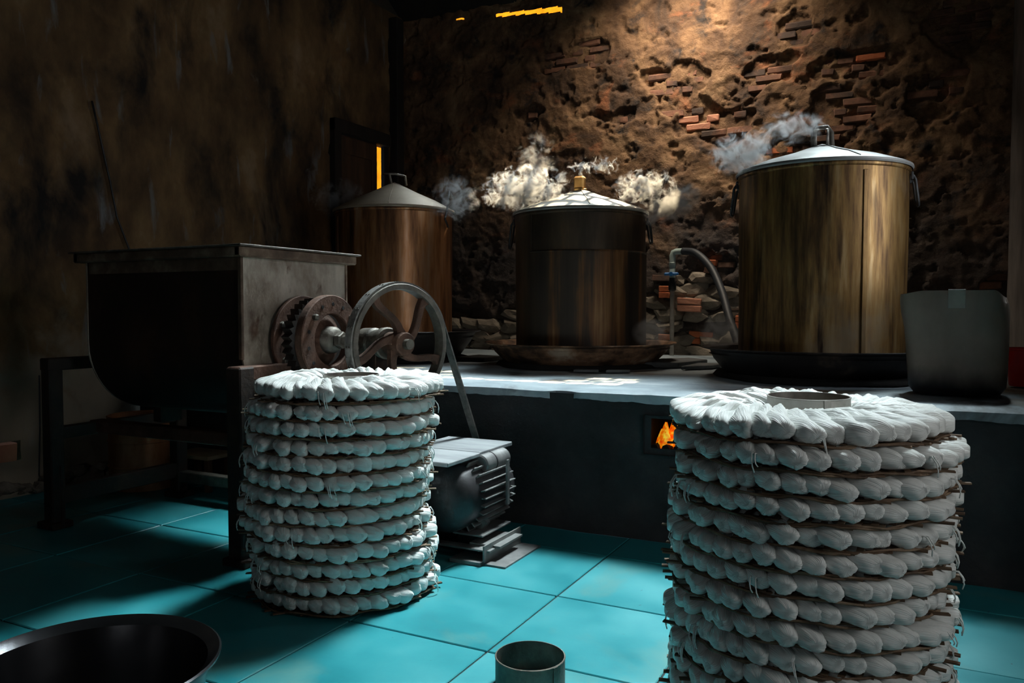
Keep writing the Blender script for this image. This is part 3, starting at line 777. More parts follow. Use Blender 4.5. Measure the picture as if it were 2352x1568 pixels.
tocam = lambda c: math.atan2(-c[1], -c[0])
aM, aR_, aL = tocam(PM), tocam(PR), tocam(PL)
r = 0.415
make_pot(PM, r, 0.70, 1.605, 'pot_dark', 'smoke blackened steamer pot with rust streaked sleeve between the others', [(aM - R(92), 0.15), (aM + R(92), 0.12)])
pm = [o for o in COL.objects if o.name.startswith('steamer_pot')][-1]
h = 1.605 - 0.70
a0, a1 = aM - R(46), aM + R(150)
def sleeve(z0, z1, rr, name, mat):
    mb = MB(); n = 90
    prof = [(rr - 0.006, z0), (rr, z0), (rr, z1 - 0.012), (rr + 0.005, z1 - 0.006), (rr, z1), (rr - 0.006, z1)]
    mb.lathe(prof, n, a0=a0, a1=a1)
    return mb.build(name, mat, pm, smooth=True)
sleeve(0.035, 0.655, r + 0.007, 'sleeve', 'pot_sleeve')
MB().box((math.cos(a0) * (r + 0.002), math.sin(a0) * (r + 0.002), h * 0.82), (0.010, 0.02, h * 0.30), Matrix.Rotation(a0, 3, 'Z')).build('seam', 'pot_dark', pm, bevel=0.002)
MB().lathe([(r + 0.002, 0.05), (r + 0.008, 0.052), (r + 0.009, 0.062), (r + 0.002, 0.064)], 96).build('foot_band', 'pot_dark', pm, smooth=True)
make_pot(PR, r, 0.71, 1.712, 'pot_gold', 'tall golden tarnished steamer pot at the right', [(aR_ - R(90), 0.14), (aR_ + R(88), 0.13)], aR_ + R(28))
make_pot(PL, r, 0.74, 1.695, 'pot_brown', 'copper brown steamer pot in the corner behind the flywheel', [], aL - R(70))
plt = [o for o in COL.objects if o.name.startswith('steamer_pot')][-1]
# bent wire handle at the right shoulder of the left pot
a = aL + R(52); ca, sa = math.cos(a), math.sin(a); tx, ty = -sa, ca
hh = 1.695 - 0.74
MB().tube([(ca * (r + 0.03) + tx * 0.10, sa * (r + 0.03) + ty * 0.10, hh + 0.08), (ca * (r + 0.05) + tx * 0.02, sa * (r + 0.05) + ty * 0.02, hh + 0.12), (ca * (r + 0.04), sa * (r + 0.04), hh - 0.02), (ca * (r + 0.025), sa * (r + 0.025), hh - 0.07), (ca * (r + 0.01) + tx * 0.06, sa * (r + 0.01) + ty * 0.06, hh - 0.12)], 0.0075, 8).build('side_handle', 'wire_dark', plt, smooth='all')
make_lid(PM, r + 0.004, 1.607, 0.165, 'lid', 'sunlit pale conical lid on the middle pot', 'block')
make_lid(PR, r + 0.004, 1.714, 0.150, 'lid', 'dull grey conical lid on the tall golden pot', 'loop')
make_lid(PL, r + 0.004, 1.697, 0.215, 'lid_tan', 'tan conical lid with strap grip on the left pot', 'strap')

# broken slabs lying on the ledge
def slab(pts, z, th, label, mat='slab'):
    cx = sum(p[0] for p in pts) / len(pts); cy = sum(p[1] for p in pts) / len(pts)
    n = len(pts)
    vs = [(p[0] - cx, p[1] - cy, 0) for p in pts] + [(p[0] - cx, p[1] - cy, th) for p in pts]
    fs = [tuple(range(n))[::-1], tuple(range(n, 2 * n))] + [(i, (i + 1) % n, n + (i + 1) % n, n + i) for i in range(n)]
    o = MB().add(vs, fs).build('broken_slab', mat, None, bevel=0.004, loc=(cx, cy, z))
    return tag(o, label, 'slab', 'broken slabs on the ledge')
slab([(-1.52, 4.62), (-1.30, 4.74), (-1.20, 5.10), (-1.36, 5.25), (-1.50, 5.05)], LZ + 0.004, 0.035, 'thick grey slab lying right of the middle pan', 'slab')
slab([(-1.24, 4.60), (-1.10, 4.78), (-1.06, 5.02), (-1.22, 4.95)], LZ + 0.004, 0.022, 'thin broken slab lying left of the golden pot pan')
slab([(-2.86, 4.72), (-2.62, 4.70), (-2.60, 4.95), (-2.84, 5.02)], LZ + 0.004, 0.028, 'dark slab wedged left of the middle pan', 'char')
slab([(-1.74, 4.16), (-1.60, 4.20), (-1.62, 4.25), (-1.75, 4.23)], LZ + 0.004, 0.014, 'small pale chip in front of the middle pan')
slab([(-1.56, 4.20), (-1.44, 4.26), (-1.45, 4.31), (-1.57, 4.27)], LZ + 0.004, 0.014, 'second small pale chip in front of the middle pan')

# ------------------------------------------------------------------ standpipe and hose
sp = thing('standpipe', (-1.705, 6.06, LZ), 'galvanised standpipe with blue tap handle at the back wall', 'pipe')
MB().cyl(0.017, 0.62, 16, (0, 0, 0.31)).build('riser', 'pipe', sp, smooth=True)
MB().lathe([(0.018, 0.50), (0.03, 0.51), (0.03, 0.56), (0.024, 0.57), (0.024, 0.60), (0.018, 0.61)], 16).build('valve_body', 'wire_dark', sp, smooth=True)
MB().lathe([(0.012, 0.60), (0.024, 0.605), (0.024, 0.67), (0.02, 0.68), (0.026, 0.69), (0.026, 0.72), (0.018, 0.73)], 16).build('union', 'pvc', sp, smooth=True)
hd = MB().box((0, -0.03, 0.632), (0.115, 0.022, 0.024)).build('tap_handle', 'blue', sp, bevel=0.008)
MB().cyl(0.016, 0.03, 12, (0, -0.03, 0.632), Matrix.Rotation(R(90), 3, 'X')).build('hub', 'blue', hd, smooth=True)
MB().tube([(0, 0, 0.72), (0, 0, 0.775), (0.008, 0, 0.797), (0.03, -0.002, 0.805), (0.10, -0.01, 0.805)], 0.024, 14).build('elbow', 'pvc', sp, smooth=True)
pts = [Vector((-1.62, 6.05, 1.445)), Vector((-1.50, 5.98, 1.42)), Vector((-1.36, 5.86, 1.30)), Vector((-1.24, 5.68, 1.12)), Vector((-1.13, 5.42, 0.93)), Vector((-1.02, 5.12, 0.80)), Vector((-0.97, 4.85, 0.765))]
dense = []
for i in range(len(pts) - 1):
    p0, p1, p2, p3 = pts[max(i - 1, 0)], pts[i], pts[i + 1], pts[min(i + 2, len(pts) - 1)]
    for k in range(8):
        t = k / 8
        dense.append(0.5 * ((2 * p1) + (p2 - p0) * t + (2 * p0 - 5 * p1 + 4 * p2 - p3) * t * t + (3 * p1 - p0 - 3 * p2 + p3) * t ** 3))
dense.append(pts[-1])
ho = MB().tube([p - Vector((-1.62, 6.05, 0.76)) for p in dense], 0.028, 14).build('hose', 'hose', None, smooth='all', loc=(-1.62, 6.05, 0.76))
tag(ho, 'black rubber hose arching from standpipe to the golden pot pan', 'hose')

# ------------------------------------------------------------------ plastic can and red bucket
def superring(hx, hy, n, e, cx=0, cy=0, z=0, zf=None):
    out = []
    for i in range(n):
        a = 2 * math.pi * i / n
        c, s_ = math.cos(a), math.sin(a)
        x = hx * math.copysign(abs(c) ** (2 / e), c); y = hy * math.copysign(abs(s_) ** (2 / e), s_)
        out.append((cx + x, cy + y, z + (zf(x, y) if zf else 0)))
    return out
def loft(rings, cap=True):
    n = len(rings[0]); mb = MB(); vs = [p for r_ in rings for p in r_]
    fs = [(k * n + i, k * n + (i + 1) % n, (k + 1) * n + (i + 1) % n, (k + 1) * n + i) for k in range(len(rings) - 1) for i in range(n)]
    if cap: fs.append(tuple(range(n))[::-1])
    return mb.add(vs, fs)
can = thing('plastic_can', (0.145, 3.80, LZ + 0.004), 'grimy cut open plastic can on the ledge right of golden pot', 'container', rz=R(-4))
def spout(x, y): return -0.012 * sstep(-0.10, -0.18, x) * 1.0
lv = [(0.0, 0.130, 0.10, 0.0), (0.012, 0.158, 0.125, 0), (0.04, 0.178, 0.142, 0), (0.10, 0.182, 0.145, 0), (0.20, 0.186, 0.146, -0.002), (0.28, 0.190, 0.147, -0.006), (0.34, 0.196, 0.148, -0.012), (0.38, 0.197, 0.148, -0.016), (0.41, 0.196, 0.147, -0.018), (0.432, 0.192, 0.144, -0.020)]
rings = [superring(hx, hy, 64, 5.0, cx, 0, z, (lambda x, y, z=z: (spout(x, y) - 0.03 * sstep(0.15, 0.192, x)) if z > 0.40 else 0)) for z, hx, hy, cx in lv]
inner = [[(p[0] * 0.965, p[1] * 0.955, max(0.012, p[2])) for p in r_] for r_ in rings[::-1]]
mb = loft(rings + inner)
mb.build('can_body', 'jug', can, smooth=True)
MB().box((0.0, -0.1495, 0.398), (0.062, 0.003, 0.076)).build('tape_patch', 'tape', can, bevel=0.001)
bk = thing('red_bucket', (0.437, 4.36, LZ + 0.004), 'small bright red plastic bucket at the right wall', 'bucket')
MB().lathe([(1e-4, 0), (0.055, 0), (0.058, 0.006), (0.072, 0.165), (0.078, 0.168), (0.079, 0.176), (0.074, 0.178), (0.069, 0.17), (0.055, 0.01), (1e-4, 0.008)], 40).build('bucket_body', 'red', bk, smooth=True)
MB().tube([(0.0, 0.078 * math.cos(t), 0.165 - 0.07 * math.sin(t)) for t in [math.pi * i / 16 for i in range(17)]], 0.0025, 6).build('handle', 'wire', bk)

# ------------------------------------------------------------------ dough mixer
mx = thing('dough_mixer', (-2.9, 2.62, 0), 'rusty dough mixer with U shaped trough, gears and curved spoke flywheel', 'machine')
O = Vector((-2.9, 2.62, 0))
TX0, TX1, TR, TZ, TT = -3.31, -2.375, 0.318, 0.85, 1.225
prof = [(-TR, TT)] + [(TR * math.cos(math.pi + math.pi * i / 24), TZ + TR * math.sin(math.pi + math.pi * i / 24)) for i in range(25)] + [(TR, TT)]
def extr(prof, x0, x1):
    n = len(prof)
    return MB().add([(x0, p[0], p[1]) for p in prof] + [(x1, p[0], p[1]) for p in prof], [(i, i + 1, n + i + 1, n + i) for i in range(n - 1)])
mb = extr(prof, TX0 - O.x, TX1 - O.x)
inn = [(p[0] * 0.985, p[1] + (0.004 if p[1] < TZ else 0)) for p in prof]
m2 = extr(inn, TX0 - O.x, TX1 - O.x)
mb.add(m2.v, m2.f)
mb.build('trough', 'trough', mx, smooth=True)
for x, nm in ((TX0, 'end_plate'), (TX1, 'end_plate')):
    n = len(prof)
    vs = [(x - O.x - 0.004, p[0] * 1.008, p[1]) for p in prof] + [(x - O.x + 0.004, p[0] * 1.008, p[1]) for p in prof]
    MB().add(vs, [tuple(range(n)), tuple(range(2 * n - 1, n - 1, -1))] + [(i, i + 1, n + i + 1, n + i) for i in range(n - 1)] + [(n - 1, 0, n, 2 * n - 1)]).build(nm, 'endplate', mx)
# paler band of dough residue along the top of the front sheet
MB().box2((TX0 - O.x + 0.02, -TR - 0.003, 1.155), (TX1 - O.x - 0.004, -TR - 0.0005, 1.205)).build('top_strip', 'flange', mx)
MB().box2((TX1 - O.x - 0.012, -TR - 0.008, 0.80), (TX1 - O.x + 0.009, -TR + 0.006, 1.21)).build('corner_bead', 'flange', mx, bevel=0.003)
MB().box2((TX1 - O.x - 0.004, TR - 0.006, 0.85), (TX1 - O.x + 0.010, TR + 0.008, 1.21)).build('corner_bead', 'flange', mx, bevel=0.003)
for a, b in (((TX0 - 0.035, -TR - 0.04, 1.205), (TX1 + 0.035, -TR - 0.004, 1.247)), ((TX0 - 0.035, TR + 0.004, 1.205), (TX1 + 0.035, TR + 0.04, 1.247)),
             ((TX1 + 0.004, -TR - 0.04, 1.205), (TX1 + 0.04, TR + 0.04, 1.247)), ((TX0 - 0.04, -TR - 0.04, 1.205), (TX0 - 0.004, TR + 0.04, 1.247))):
    MB().box2((a[0] - O.x, a[1], a[2]), (b[0] - O.x, b[1], b[2])).build('rim_angle', 'flange', mx, bevel=0.006)
for a, b in (((TX0 - 0.05, -TR - 0.055, 1.245), (TX1 + 0.055, -TR + 0.01, 1.253)), ((TX1 - 0.01, -TR - 0.055, 1.2455), (TX1 + 0.055, TR + 0.055, 1.2535)), ((TX0 - 0.05, TR - 0.01, 1.2445), (TX1 + 0.055, TR + 0.055, 1.2525))):
    MB().box2((a[0] - O.x, a[1], a[2]), (b[0] - O.x, b[1], b[2])).build('rim_lip', 'rust_light', mx, bevel=0.002)
# frame
LEGX0, LEGX1, LEGY0, LEGY1 = -3.515, -2.345, 2.262, 2.95
for i, (x, y) in enumerate(((LEGX0, LEGY0), (LEGX1, LEGY0), (LEGX0, LEGY1), (LEGX1, LEGY1))):
    w = 0.066 if i != 1 else 0.078
    lg = MB().box2((x - w / 2 - O.x, y - w / 2 - O.y, 0.012), (x + w / 2 - O.x, y + w / 2 - O.y, 0.775)).build('leg', 'rust_dark', mx, bevel=0.006)
    MB().box2((x - 0.06 - O.x, y - 0.05 - O.y, 0.0), (x + 0.06 - O.x, y + 0.05 - O.y, 0.03)).build('foot', 'rust_dark', lg, bevel=0.004)
for x in (LEGX0, LEGX1):
    MB().box2((x - 0.034 - O.x, LEGY0 - 0.036 - O.y, 0.722), (x + 0.034 - O.x, LEGY1 + 0.03 - O.y, 0.778)).build('end_beam', 'rust_dark' if x == LEGX0 else 'rust', mx, bevel=0.005)
    MB().box2((x - 0.024 - O.x, LEGY0 + 0.03 - O.y, 0.105), (x + 0.024 - O.x, LEGY1 - O.y, 0.185)).build('low_rail', 'rust_dark', mx, bevel=0.004)
    MB().box2((x - 0.022 - O.x, LEGY0 + 0.03 - O.y, 0.405), (x + 0.022 - O.x, LEGY1 - O.y, 0.462)).build('mid_rail', 'rust_dark', mx, bevel=0.004)
MB().box2((LEGX0 - 0.03 - O.x, 2.46 - O.y, 0.41), (LEGX1 - O.x, 2.53 - O.y, 0.468)).build('long_rail', 'rust', mx, bevel=0.005)
MB().box2((LEGX0 - O.x, LEGY1 - 0.03 - O.y, 0.085), (LEGX1 - O.x, LEGY1 + 0.03 - O.y, 0.14)).build('long_rail', 'rust_light', mx, bevel=0.004)
for x in (TX0 + 0.12, TX1 - 0.12):
    MB().box2((x - 0.03 - O.x, -0.06, 0.468), (x + 0.03 - O.x, 0.06, 0.545)).build('cradle', 'rust_dark', mx, bevel=0.004)
for x in (LEGX0, LEGX1):
    MB().box2((min(x, (TX0 if x == LEGX0 else TX1)) - O.x, -0.05, 0.72), (max(x, (TX0 if x == LEGX0 else TX1)) - O.x, 0.05, 0.775)).build('bearing_bracket', 'rust_dark', mx, bevel=0.004)
# gears on the end
AX, AZ = 0.0, 0.872        # shaft axis (y offset from O, z)
def xat(x): return x - O.x
bp = MB().cyl(0.186, 0.018, 56, (xat(-2.345), 0, AZ), RX, 0.003).build('backing_disc', 'rust', mx, smooth=True)
for k in range(6):
    a = R(35 + 60 * k)
    MB().cyl(0.016, 0.022, 6, (xat(-2.330), 0.15 * math.cos(a), AZ + 0.15 * math.sin(a)), RX, 0.003).build('bolt', 'rust_light', bp)
# toothed wheel
T = 34
vs = []
for sx_ in (-1, 1):
    for i in range(T * 2):
        a = 2 * math.pi * i / (T * 2)
        rr = 0.176 if i % 2 else 0.156
        vs.append((xat(-2.285) + sx_ * 0.022, rr * math.cos(a), AZ + rr * math.sin(a)))
n = T * 2
MB().add(vs, [tuple(range(n)), tuple(range(2 * n - 1, n - 1, -1))] + [(i, (i + 1) % n, n + (i + 1) % n, n + i) for i in range(n)]).build('toothed_wheel', 'rust_dark', mx)
# clutch ring with holes (drilled spots), dish and hub
rg = MB().lathe([(0.112, -0.02), (0.184, -0.02), (0.188, -0.016), (0.188, 0.016), (0.184, 0.02), (0.112, 0.02), (0.108, 0.016), (0.108, -0.016), (0.112, -0.02)], 64, (xat(-2.205), 0, AZ), RX).build('clutch_ring', 'rust', mx, smooth=True)
for k in range(14):
    a = 2 * math.pi * k / 14 + 0.2
    if k % 4 == 1:
        MB().cyl(0.013, 0.03, 10, (xat(-2.18), 0.148 * math.cos(a), AZ + 0.148 * math.sin(a)), RX, 0.004).build('stud', 'rust_light', rg, smooth=True)
    else:
        MB().cyl(0.008, 0.004, 10, (xat(-2.1845), 0.15 * math.cos(a), AZ + 0.15 * math.sin(a)), RX).build('bolt_hole', 'char', rg)
MB().lathe([(1e-4, 0.004), (0.05, 0.004), (0.10, -0.035), (0.112, -0.036), (0.112, -0.045), (1e-4, -0.03)], 40, (xat(-2.205), 0, AZ), RX).build('dish', 'rust', mx, smooth=True)
MB().lathe([(0.06, -0.03), (0.055, 0.03), (0.045, 0.045), (0.03, 0.05), (1e-4, 0.05)], 28, (xat(-2.205), 0, AZ), RX).build('hub', 'rust_light', mx, smooth=True)
MB().cyl(0.036, 0.03, 6, (xat(-2.14), 0, AZ), RX, 0.004).build('nut', 'rust_light', mx)
MB().cyl(0.020, 0.07, 16, (xat(-2.125), 0, AZ), RX, 0.004).build('shaft_end', 'rust_light', mx, smooth=True)
MB().cyl(0.024, 0.28, 16, (xat(-2.30), 0, AZ), RX).build('shaft', 'rust_dark', mx, smooth=True)
# drive shaft, sleeve and flywheel, turned a little towards the camera
YAW = R(-15)
FC = Vector((-1.970, 2.79, 0.853))
nrm = Vector((math.cos(YAW), math.sin(YAW), 0)); u = Vector((-math.sin(YAW), math.cos(YAW), 0))
FR = Matrix((( u.x, 0, nrm.x), (u.y, 0, nrm.y), (0, 1, 0)))      # local (u, z, n) -> world
fw_ = FC - O
fly = bpy.data.objects.new('flywheel', None); COL.objects.link(fly); fly.parent = mx; fly.location = fw_
Rf, wf = 0.256, 0.027
MB().lathe([(Rf - 0.024, -wf), (Rf - 0.003, -wf), (Rf, -wf + 0.004), (Rf, wf - 0.004), (Rf - 0.003, wf), (Rf - 0.024, wf), (Rf - 0.027, 0), (Rf - 0.024, -wf)], 80, rot=FR).build('wheel_rim', 'rust_light', fly, smooth=True)
MB().lathe([(0.022, -0.06), (0.048, -0.06), (0.05, -0.055), (0.05, 0.045), (0.046, 0.05), (0.022, 0.05), (0.02, 0), (0.022, -0.06)], 28, rot=FR).build('wheel_hub', 'rust', fly, smooth=True)
for k in range(5):
    a = 2 * math.pi * k / 5 + R(12)
    pts = []; 
    for i in range(13):
        t = i / 12
        rr = 0.042 + (Rf - 0.02 - 0.042) * t
        aa = a + 0.95 * math.sin(t * math.pi * 0.5) - 0.25 * t
        pts.append((rr * math.cos(aa), rr * math.sin(aa)))
    vs = []
    for i, p in enumerate(pts):
        q = pts[min(i + 1, 12)]; q0 = pts[max(i - 1, 0)]
        d = Vector((q[0] - q0[0], q[1] - q0[1])); d.normalize(); nn = Vector((-d.y, d.x))
        w = 0.019 - 0.005 * math.sin(math.pi * i / 12) + (0.008 if i in (0, 12) else 0)
        for (sw, sn) in ((-1, -1), (1, -1), (1, 1), (-1, 1)):
            vs.append(FR @ Vector((p[0] + nn.x * w * sw, p[1] + nn.y * w * sw, 0.016 * sn)))
    fs = [(i * 4 + c, i * 4 + (c + 1) % 4, i * 4 + 4 + (c + 1) % 4, i * 4 + 4 + c) for i in range(12) for c in range(4)] + [(0, 1, 2, 3), (51, 50, 49, 48)]
    MB().add(vs, fs).build('spoke', 'rust', fly, bevel=0.003)
MB().lathe([(1e-4, -0.33), (0.022, -0.33), (0.022, 0.075), (1e-4, 0.075)], 18, rot=FR, c=fw_).build('drive_shaft', 'rust_light', mx, smooth=True)
MB().lathe([(0.02, -0.235), (0.060, -0.235), (0.064, -0.23), (0.066, -0.16), (0.058, -0.15), (0.058, -0.11), (0.068, -0.10), (0.070, -0.075), (0.064, -0.07), (0.02, -0.07)], 32, rot=FR, c=fw_).build('bearing_sleeve', 'rust_light', mx, smooth=True)
cp = FC - nrm * 0.15 - O
MB().box((cp.x, cp.y, (0.722 + AZ - 0.05) / 2), (0.10, 0.09, AZ - 0.05 - 0.722 + 0.01), Matrix.Rotation(YAW, 3, 'Z')).build('pedestal', 'rust_dark', mx, bevel=0.004)
MB().box2((LEGX1 - O.x, 2.80 - O.y, 0.70), (-2.0 - O.x, 2.90 - O.y, 0.735)).build('pedestal_bracket', 'rust_dark', mx, bevel=0.004)
# rod by the left leg, thin hooked wire
MB().cyl(0.008, 0.28, 8, (-3.43 - O.x, LEGY0 - 0.02 - O.y, 0.155)).build('rod', 'rust_dark', mx)
MB().tube([(LEGX0 - 0.045 - O.x, LEGY0 - 0.03 - O.y, 0.70), (LEGX0 - 0.05 - O.x, LEGY0 - 0.03 - O.y, 0.45), (LEGX0 - 0.065 - O.x, LEGY0 - 0.03 - O.y, 0.24), (LEGX0 - 0.035 - O.x, LEGY0 - 0.045 - O.y, 0.235)], 0.004, 6).build('hooked_wire', 'wire_dark', mx)

# drive belt
PU = Vector((FC.x, FC.y, 0)) + u * 0.455; PUZ = 0.27; pr = 0.055
rb = Rf + 0.004
d = Vector((0.455, PUZ - FC.z)); L = d.length; base = math.atan2(d.y, d.x)
off = math.acos((rb - pr) / L)
pts = []
A0, A1 = base + off, base + 2 * math.pi - off
N = 48
for i in range(N + 1):
    a = A0 + (A1 - A0) * i / N
    pts.append((rb * math.cos(a), rb * math.sin(a)))
B0, B1 = base - off, base + off
for i in range(13):
    a = B0 + (B1 - B0) * i / 12
    pts.append((d.x + pr * math.cos(a), d.y + pr * math.sin(a)))
# subdivide straight runs
dn = []
for i in range(len(pts)):
    p, q = Vector(pts[i]), Vector(pts[(i + 1) % len(pts)])
    m = max(1, int((q - p).length / 0.03))
    for k in range(m): dn.append(p + (q - p) * k / m)
vs = []; K = len(dn)
for i, p in enumerate(dn):
    t = dn[(i + 1) % K] - dn[i - 1]; t.normalize(); nn = Vector((t.y, -t.x))
    for (sw, so) in ((-0.021, -0.003), (0.021, -0.003), (0.021, 0.004), (-0.021, 0.004)):
        vs.append(FR @ Vector((p.x + nn.x * so, p.y + nn.y * so, sw)))
fs = [(i * 4 + c, i * 4 + (c + 1) % 4, ((i + 1) % K) * 4 + (c + 1) % 4, ((i + 1) % K) * 4 + c) for i in range(K) for c in range(4)]
bl = MB().add(vs, fs).build('drive_belt', 'belt', None, loc=FC)
tag(bl, 'worn grey drive belt running from flywheel down to the motor', 'belt')
for i in range(0, K, 4):
    p = dn[i]
    t = dn[(i + 1) % K] - dn[i - 1]; t.normalize(); nn = Vector((t.y, -t.x))
    for w in (-0.008, 0.010):
        MB().cyl(0.0042, 0.004, 6, FR @ Vector((p.x + nn.x * 0.005, p.y + nn.y * 0.005, w)), FR @ Matrix.Rotation(math.atan2(nn.y, nn.x), 3, 'Z') @ RX).build('rivet', 'rust_light', bl)

# ------------------------------------------------------------------ motor under the board
mo = thing('electric_motor', (-1.70, 2.90, 0), 'greasy finned electric motor on angle iron base by the ledge', 'motor')
MO = Vector((-1.70, 2.90, 0))
RYm = Matrix.Rotation(R(-90), 3, 'X')      # z -> y
mc = Vector((0.0, -0.02, 0.235))
MB().lathe([(1e-4, -0.235), (0.055, -0.235), (0.10, -0.215), (0.135, -0.18), (0.142, -0.15), (0.142, 0.19), (0.12, 0.22), (1e-4, 0.23)], 40, mc, RYm).build('motor_casing', 'motor', mo, smooth=True)
for k in range(30):
    a = 2 * math.pi * k / 30
    MB().box((mc.x + 0.150 * math.cos(a), mc.y + 0.03, mc.z + 0.150 * math.sin(a)), (0.026, 0.27, 0.006), Matrix.Rotation(-a, 3, 'Y')).build('cooling_fin', 'motor_grey', mo, bevel=0.0015)
MB().cyl(0.043, 0.21, 24, (0.085, 0.06, 0.378 - 0.025), RYm, 0.006).build('capacitor_cover', 'motor_grey', mo, smooth=True)
MB().cyl(0.045, 0.006, 24, (0.085, 0.04, 0.378 - 0.025), RYm).build('clamp_band', 'motor', mo, smooth=True)
MB().box((0.165, 0.06, 0.27), (0.008, 0.02, 0.19)).build('guard_strip', 'motor_grey', mo)
for (a, b) in (((-0.14, -0.20, 0.045), (0.22, -0.15, 0.052)), ((0.10, -0.15, 0.052), (0.24, 0.05, 0.060))):
    MB().box2(a, b).build('base_plate', 'motor_grey', mo)
MB().box2((0.02, -0.15, 0.085), (0.16, 0.10, 0.093)).build('motor_foot', 'motor_grey', mo, bevel=0.002)
MB().box2((-0.16, -0.15, 0.085), (-0.06, 0.10, 0.093)).build('motor_foot', 'motor_grey', mo, bevel=0.002)
MB().box2((0.03, -0.12, 0.0), (0.038, 0.12, 0.085)).build('base_web', 'motor', mo)
MB().box2((0.20, -0.22, 0.0), (0.207, 0.10, 0.075)).build('angle_iron', 'motor_grey', mo)
MB().box2((0.205, -0.22, 0.0), (0.30, 0.10, 0.007)).build('angle_iron', 'motor_grey', mo)
MB().box2((0.06, -0.24, 0.0), (0.20, -0.14, 0.014)).build('packing_plate', 'motor_grey', mo)
MB().box((0.10, -0.05, 0.115), (0.05, 0.03, 0.055), Matrix.Rotation(R(35), 3, 'Y')).build('clamp', 'motor_grey', mo, bevel=0.003)
MB().box2((-0.16, -0.2, 0.0), (-0.10, 0.15, 0.085)).build('base_web', 'motor', mo)
pp = PU - MO
MB().lathe([(1e-4, -0.035), (pr + 0.006, -0.035), (pr - 0.002, -0.03), (pr - 0.002, 0.03), (pr + 0.006, 0.035), (1e-4, 0.035)], 28, (pp.x, pp.y, PUZ), FR).build('pulley', 'rust_dark', mo, smooth=True)
MB().tube([(pp.x, pp.y, PUZ), (mc.x, mc.y + 0.2, mc.z)], 0.016, 10).build('motor_shaft', 'rust_light', mo)
bd = thing('wooden_board', (-1.80, 2.88, 0.392), 'weathered two plank board lying over the electric motor', 'board')
MB().box((0.02, 0.125, 0.007), (0.335, 0.30, 0.018)).build('plank', 'board', bd, bevel=0.003)
MB().box((0.02, -0.155, 0.006), (0.345, 0.255, 0.017)).build('plank', 'board', bd, bevel=0.003)

# ------------------------------------------------------------------ drum, stool, things below the mixer
dr = thing('rusty_drum', (-3.90, 3.04, 0.0), 'rusty open drum standing under the dough mixer', 'drum')
MB().lathe([(1e-4, 0.0), (0.178, 0.0), (0.182, 0.006), (0.184, 0.39), (0.190, 0.395), (0.192, 0.405), (0.186, 0.408), (0.178, 0.40), (0.176, 0.01), (1e-4, 0.01)], 48).build('drum_body', 'drum', dr, smooth=True)
for z in (0.13, 0.27):
    MB().lathe([(0.183, z - 0.008), (0.189, z - 0.003), (0.189, z + 0.003), (0.183, z + 0.008)], 48).build('drum_hoop', 'drum', dr, smooth=True)
st = thing('low_stool', (-3.56, 3.15, 0), 'low wooden stool in the shade beside the rusty drum', 'stool')
MB().box((0.0, 0, 0.19), (0.30, 0.20, 0.022)).build('seat', 'wood_pale', st, bevel=0.003)
for x in (-0.12, 0.12):
    for y in (-0.07, 0.07):
        MB().box((x, y, 0.09), (0.035, 0.03, 0.18)).build('leg', 'wood_dark', st, bevel=0.003)
MB().box((0.0, -0.07, 0.08), (0.24, 0.018, 0.03)).build('stretcher', 'wood_dark', st, bevel=0.002)

# wall cable
pts = [(LX + 0.035, 3.02, 2.20), (LX + 0.03, 3.06, 2.05), (LX + 0.03, 3.13, 1.75), (LX + 0.03, 3.17, 1.55), (LX + 0.03, 3.25, 1.36), (LX + 0.03, 3.27, 1.0)]
tag(MB().tube(pts, 0.006, 8).build('wall_cable', 'wire_dark', None, smooth='all'), 'black cable hanging down the left plaster wall', 'cable')

# ------------------------------------------------------------------ basin and loose ring on the floor
ba = thing('metal_basin', (-1.665, 1.135, 0.0), 'wide shiny dark metal basin on the floor in front', 'basin')
MB().lathe([(1e-4, 0.0), (0.225, 0.0), (0.232, 0.006), (0.262, 0.175), (0.280, 0.188), (0.288, 0.194), (0.289, 0.200), (0.284, 0.203), (0.274, 0.197), (0.258, 0.184), (0.226, 0.012), (1e-4, 0.010)], 96).build('basin_body', 'basin', ba, smooth=True)

def tin_ring(loc, r_, h_, label, rz=0.0, mat='tin'):
    t = thing('tin_ring', loc, label, 'tin ring', 'tin rings', rz)
    MB().lathe([(r_ - 0.0015, 0), (r_ + 0.001, 0), (r_ + 0.001, h_ - 0.003), (r_ + 0.0025, h_ - 0.0015), (r_ + 0.001, h_), (r_ - 0.0015, h_), (r_ - 0.0015, 0)], 56).build('band', mat, t, smooth=True)
    MB().box((r_ + 0.002, 0, h_ / 2), (0.003, 0.016, h_ * 0.96)).build('lap_seam', mat, t)
    return t
tin_ring((-0.905, 1.875, 0.0), 0.092, 0.080, 'loose tin ring standing on the teal floor', R(-20), 'rust_light')

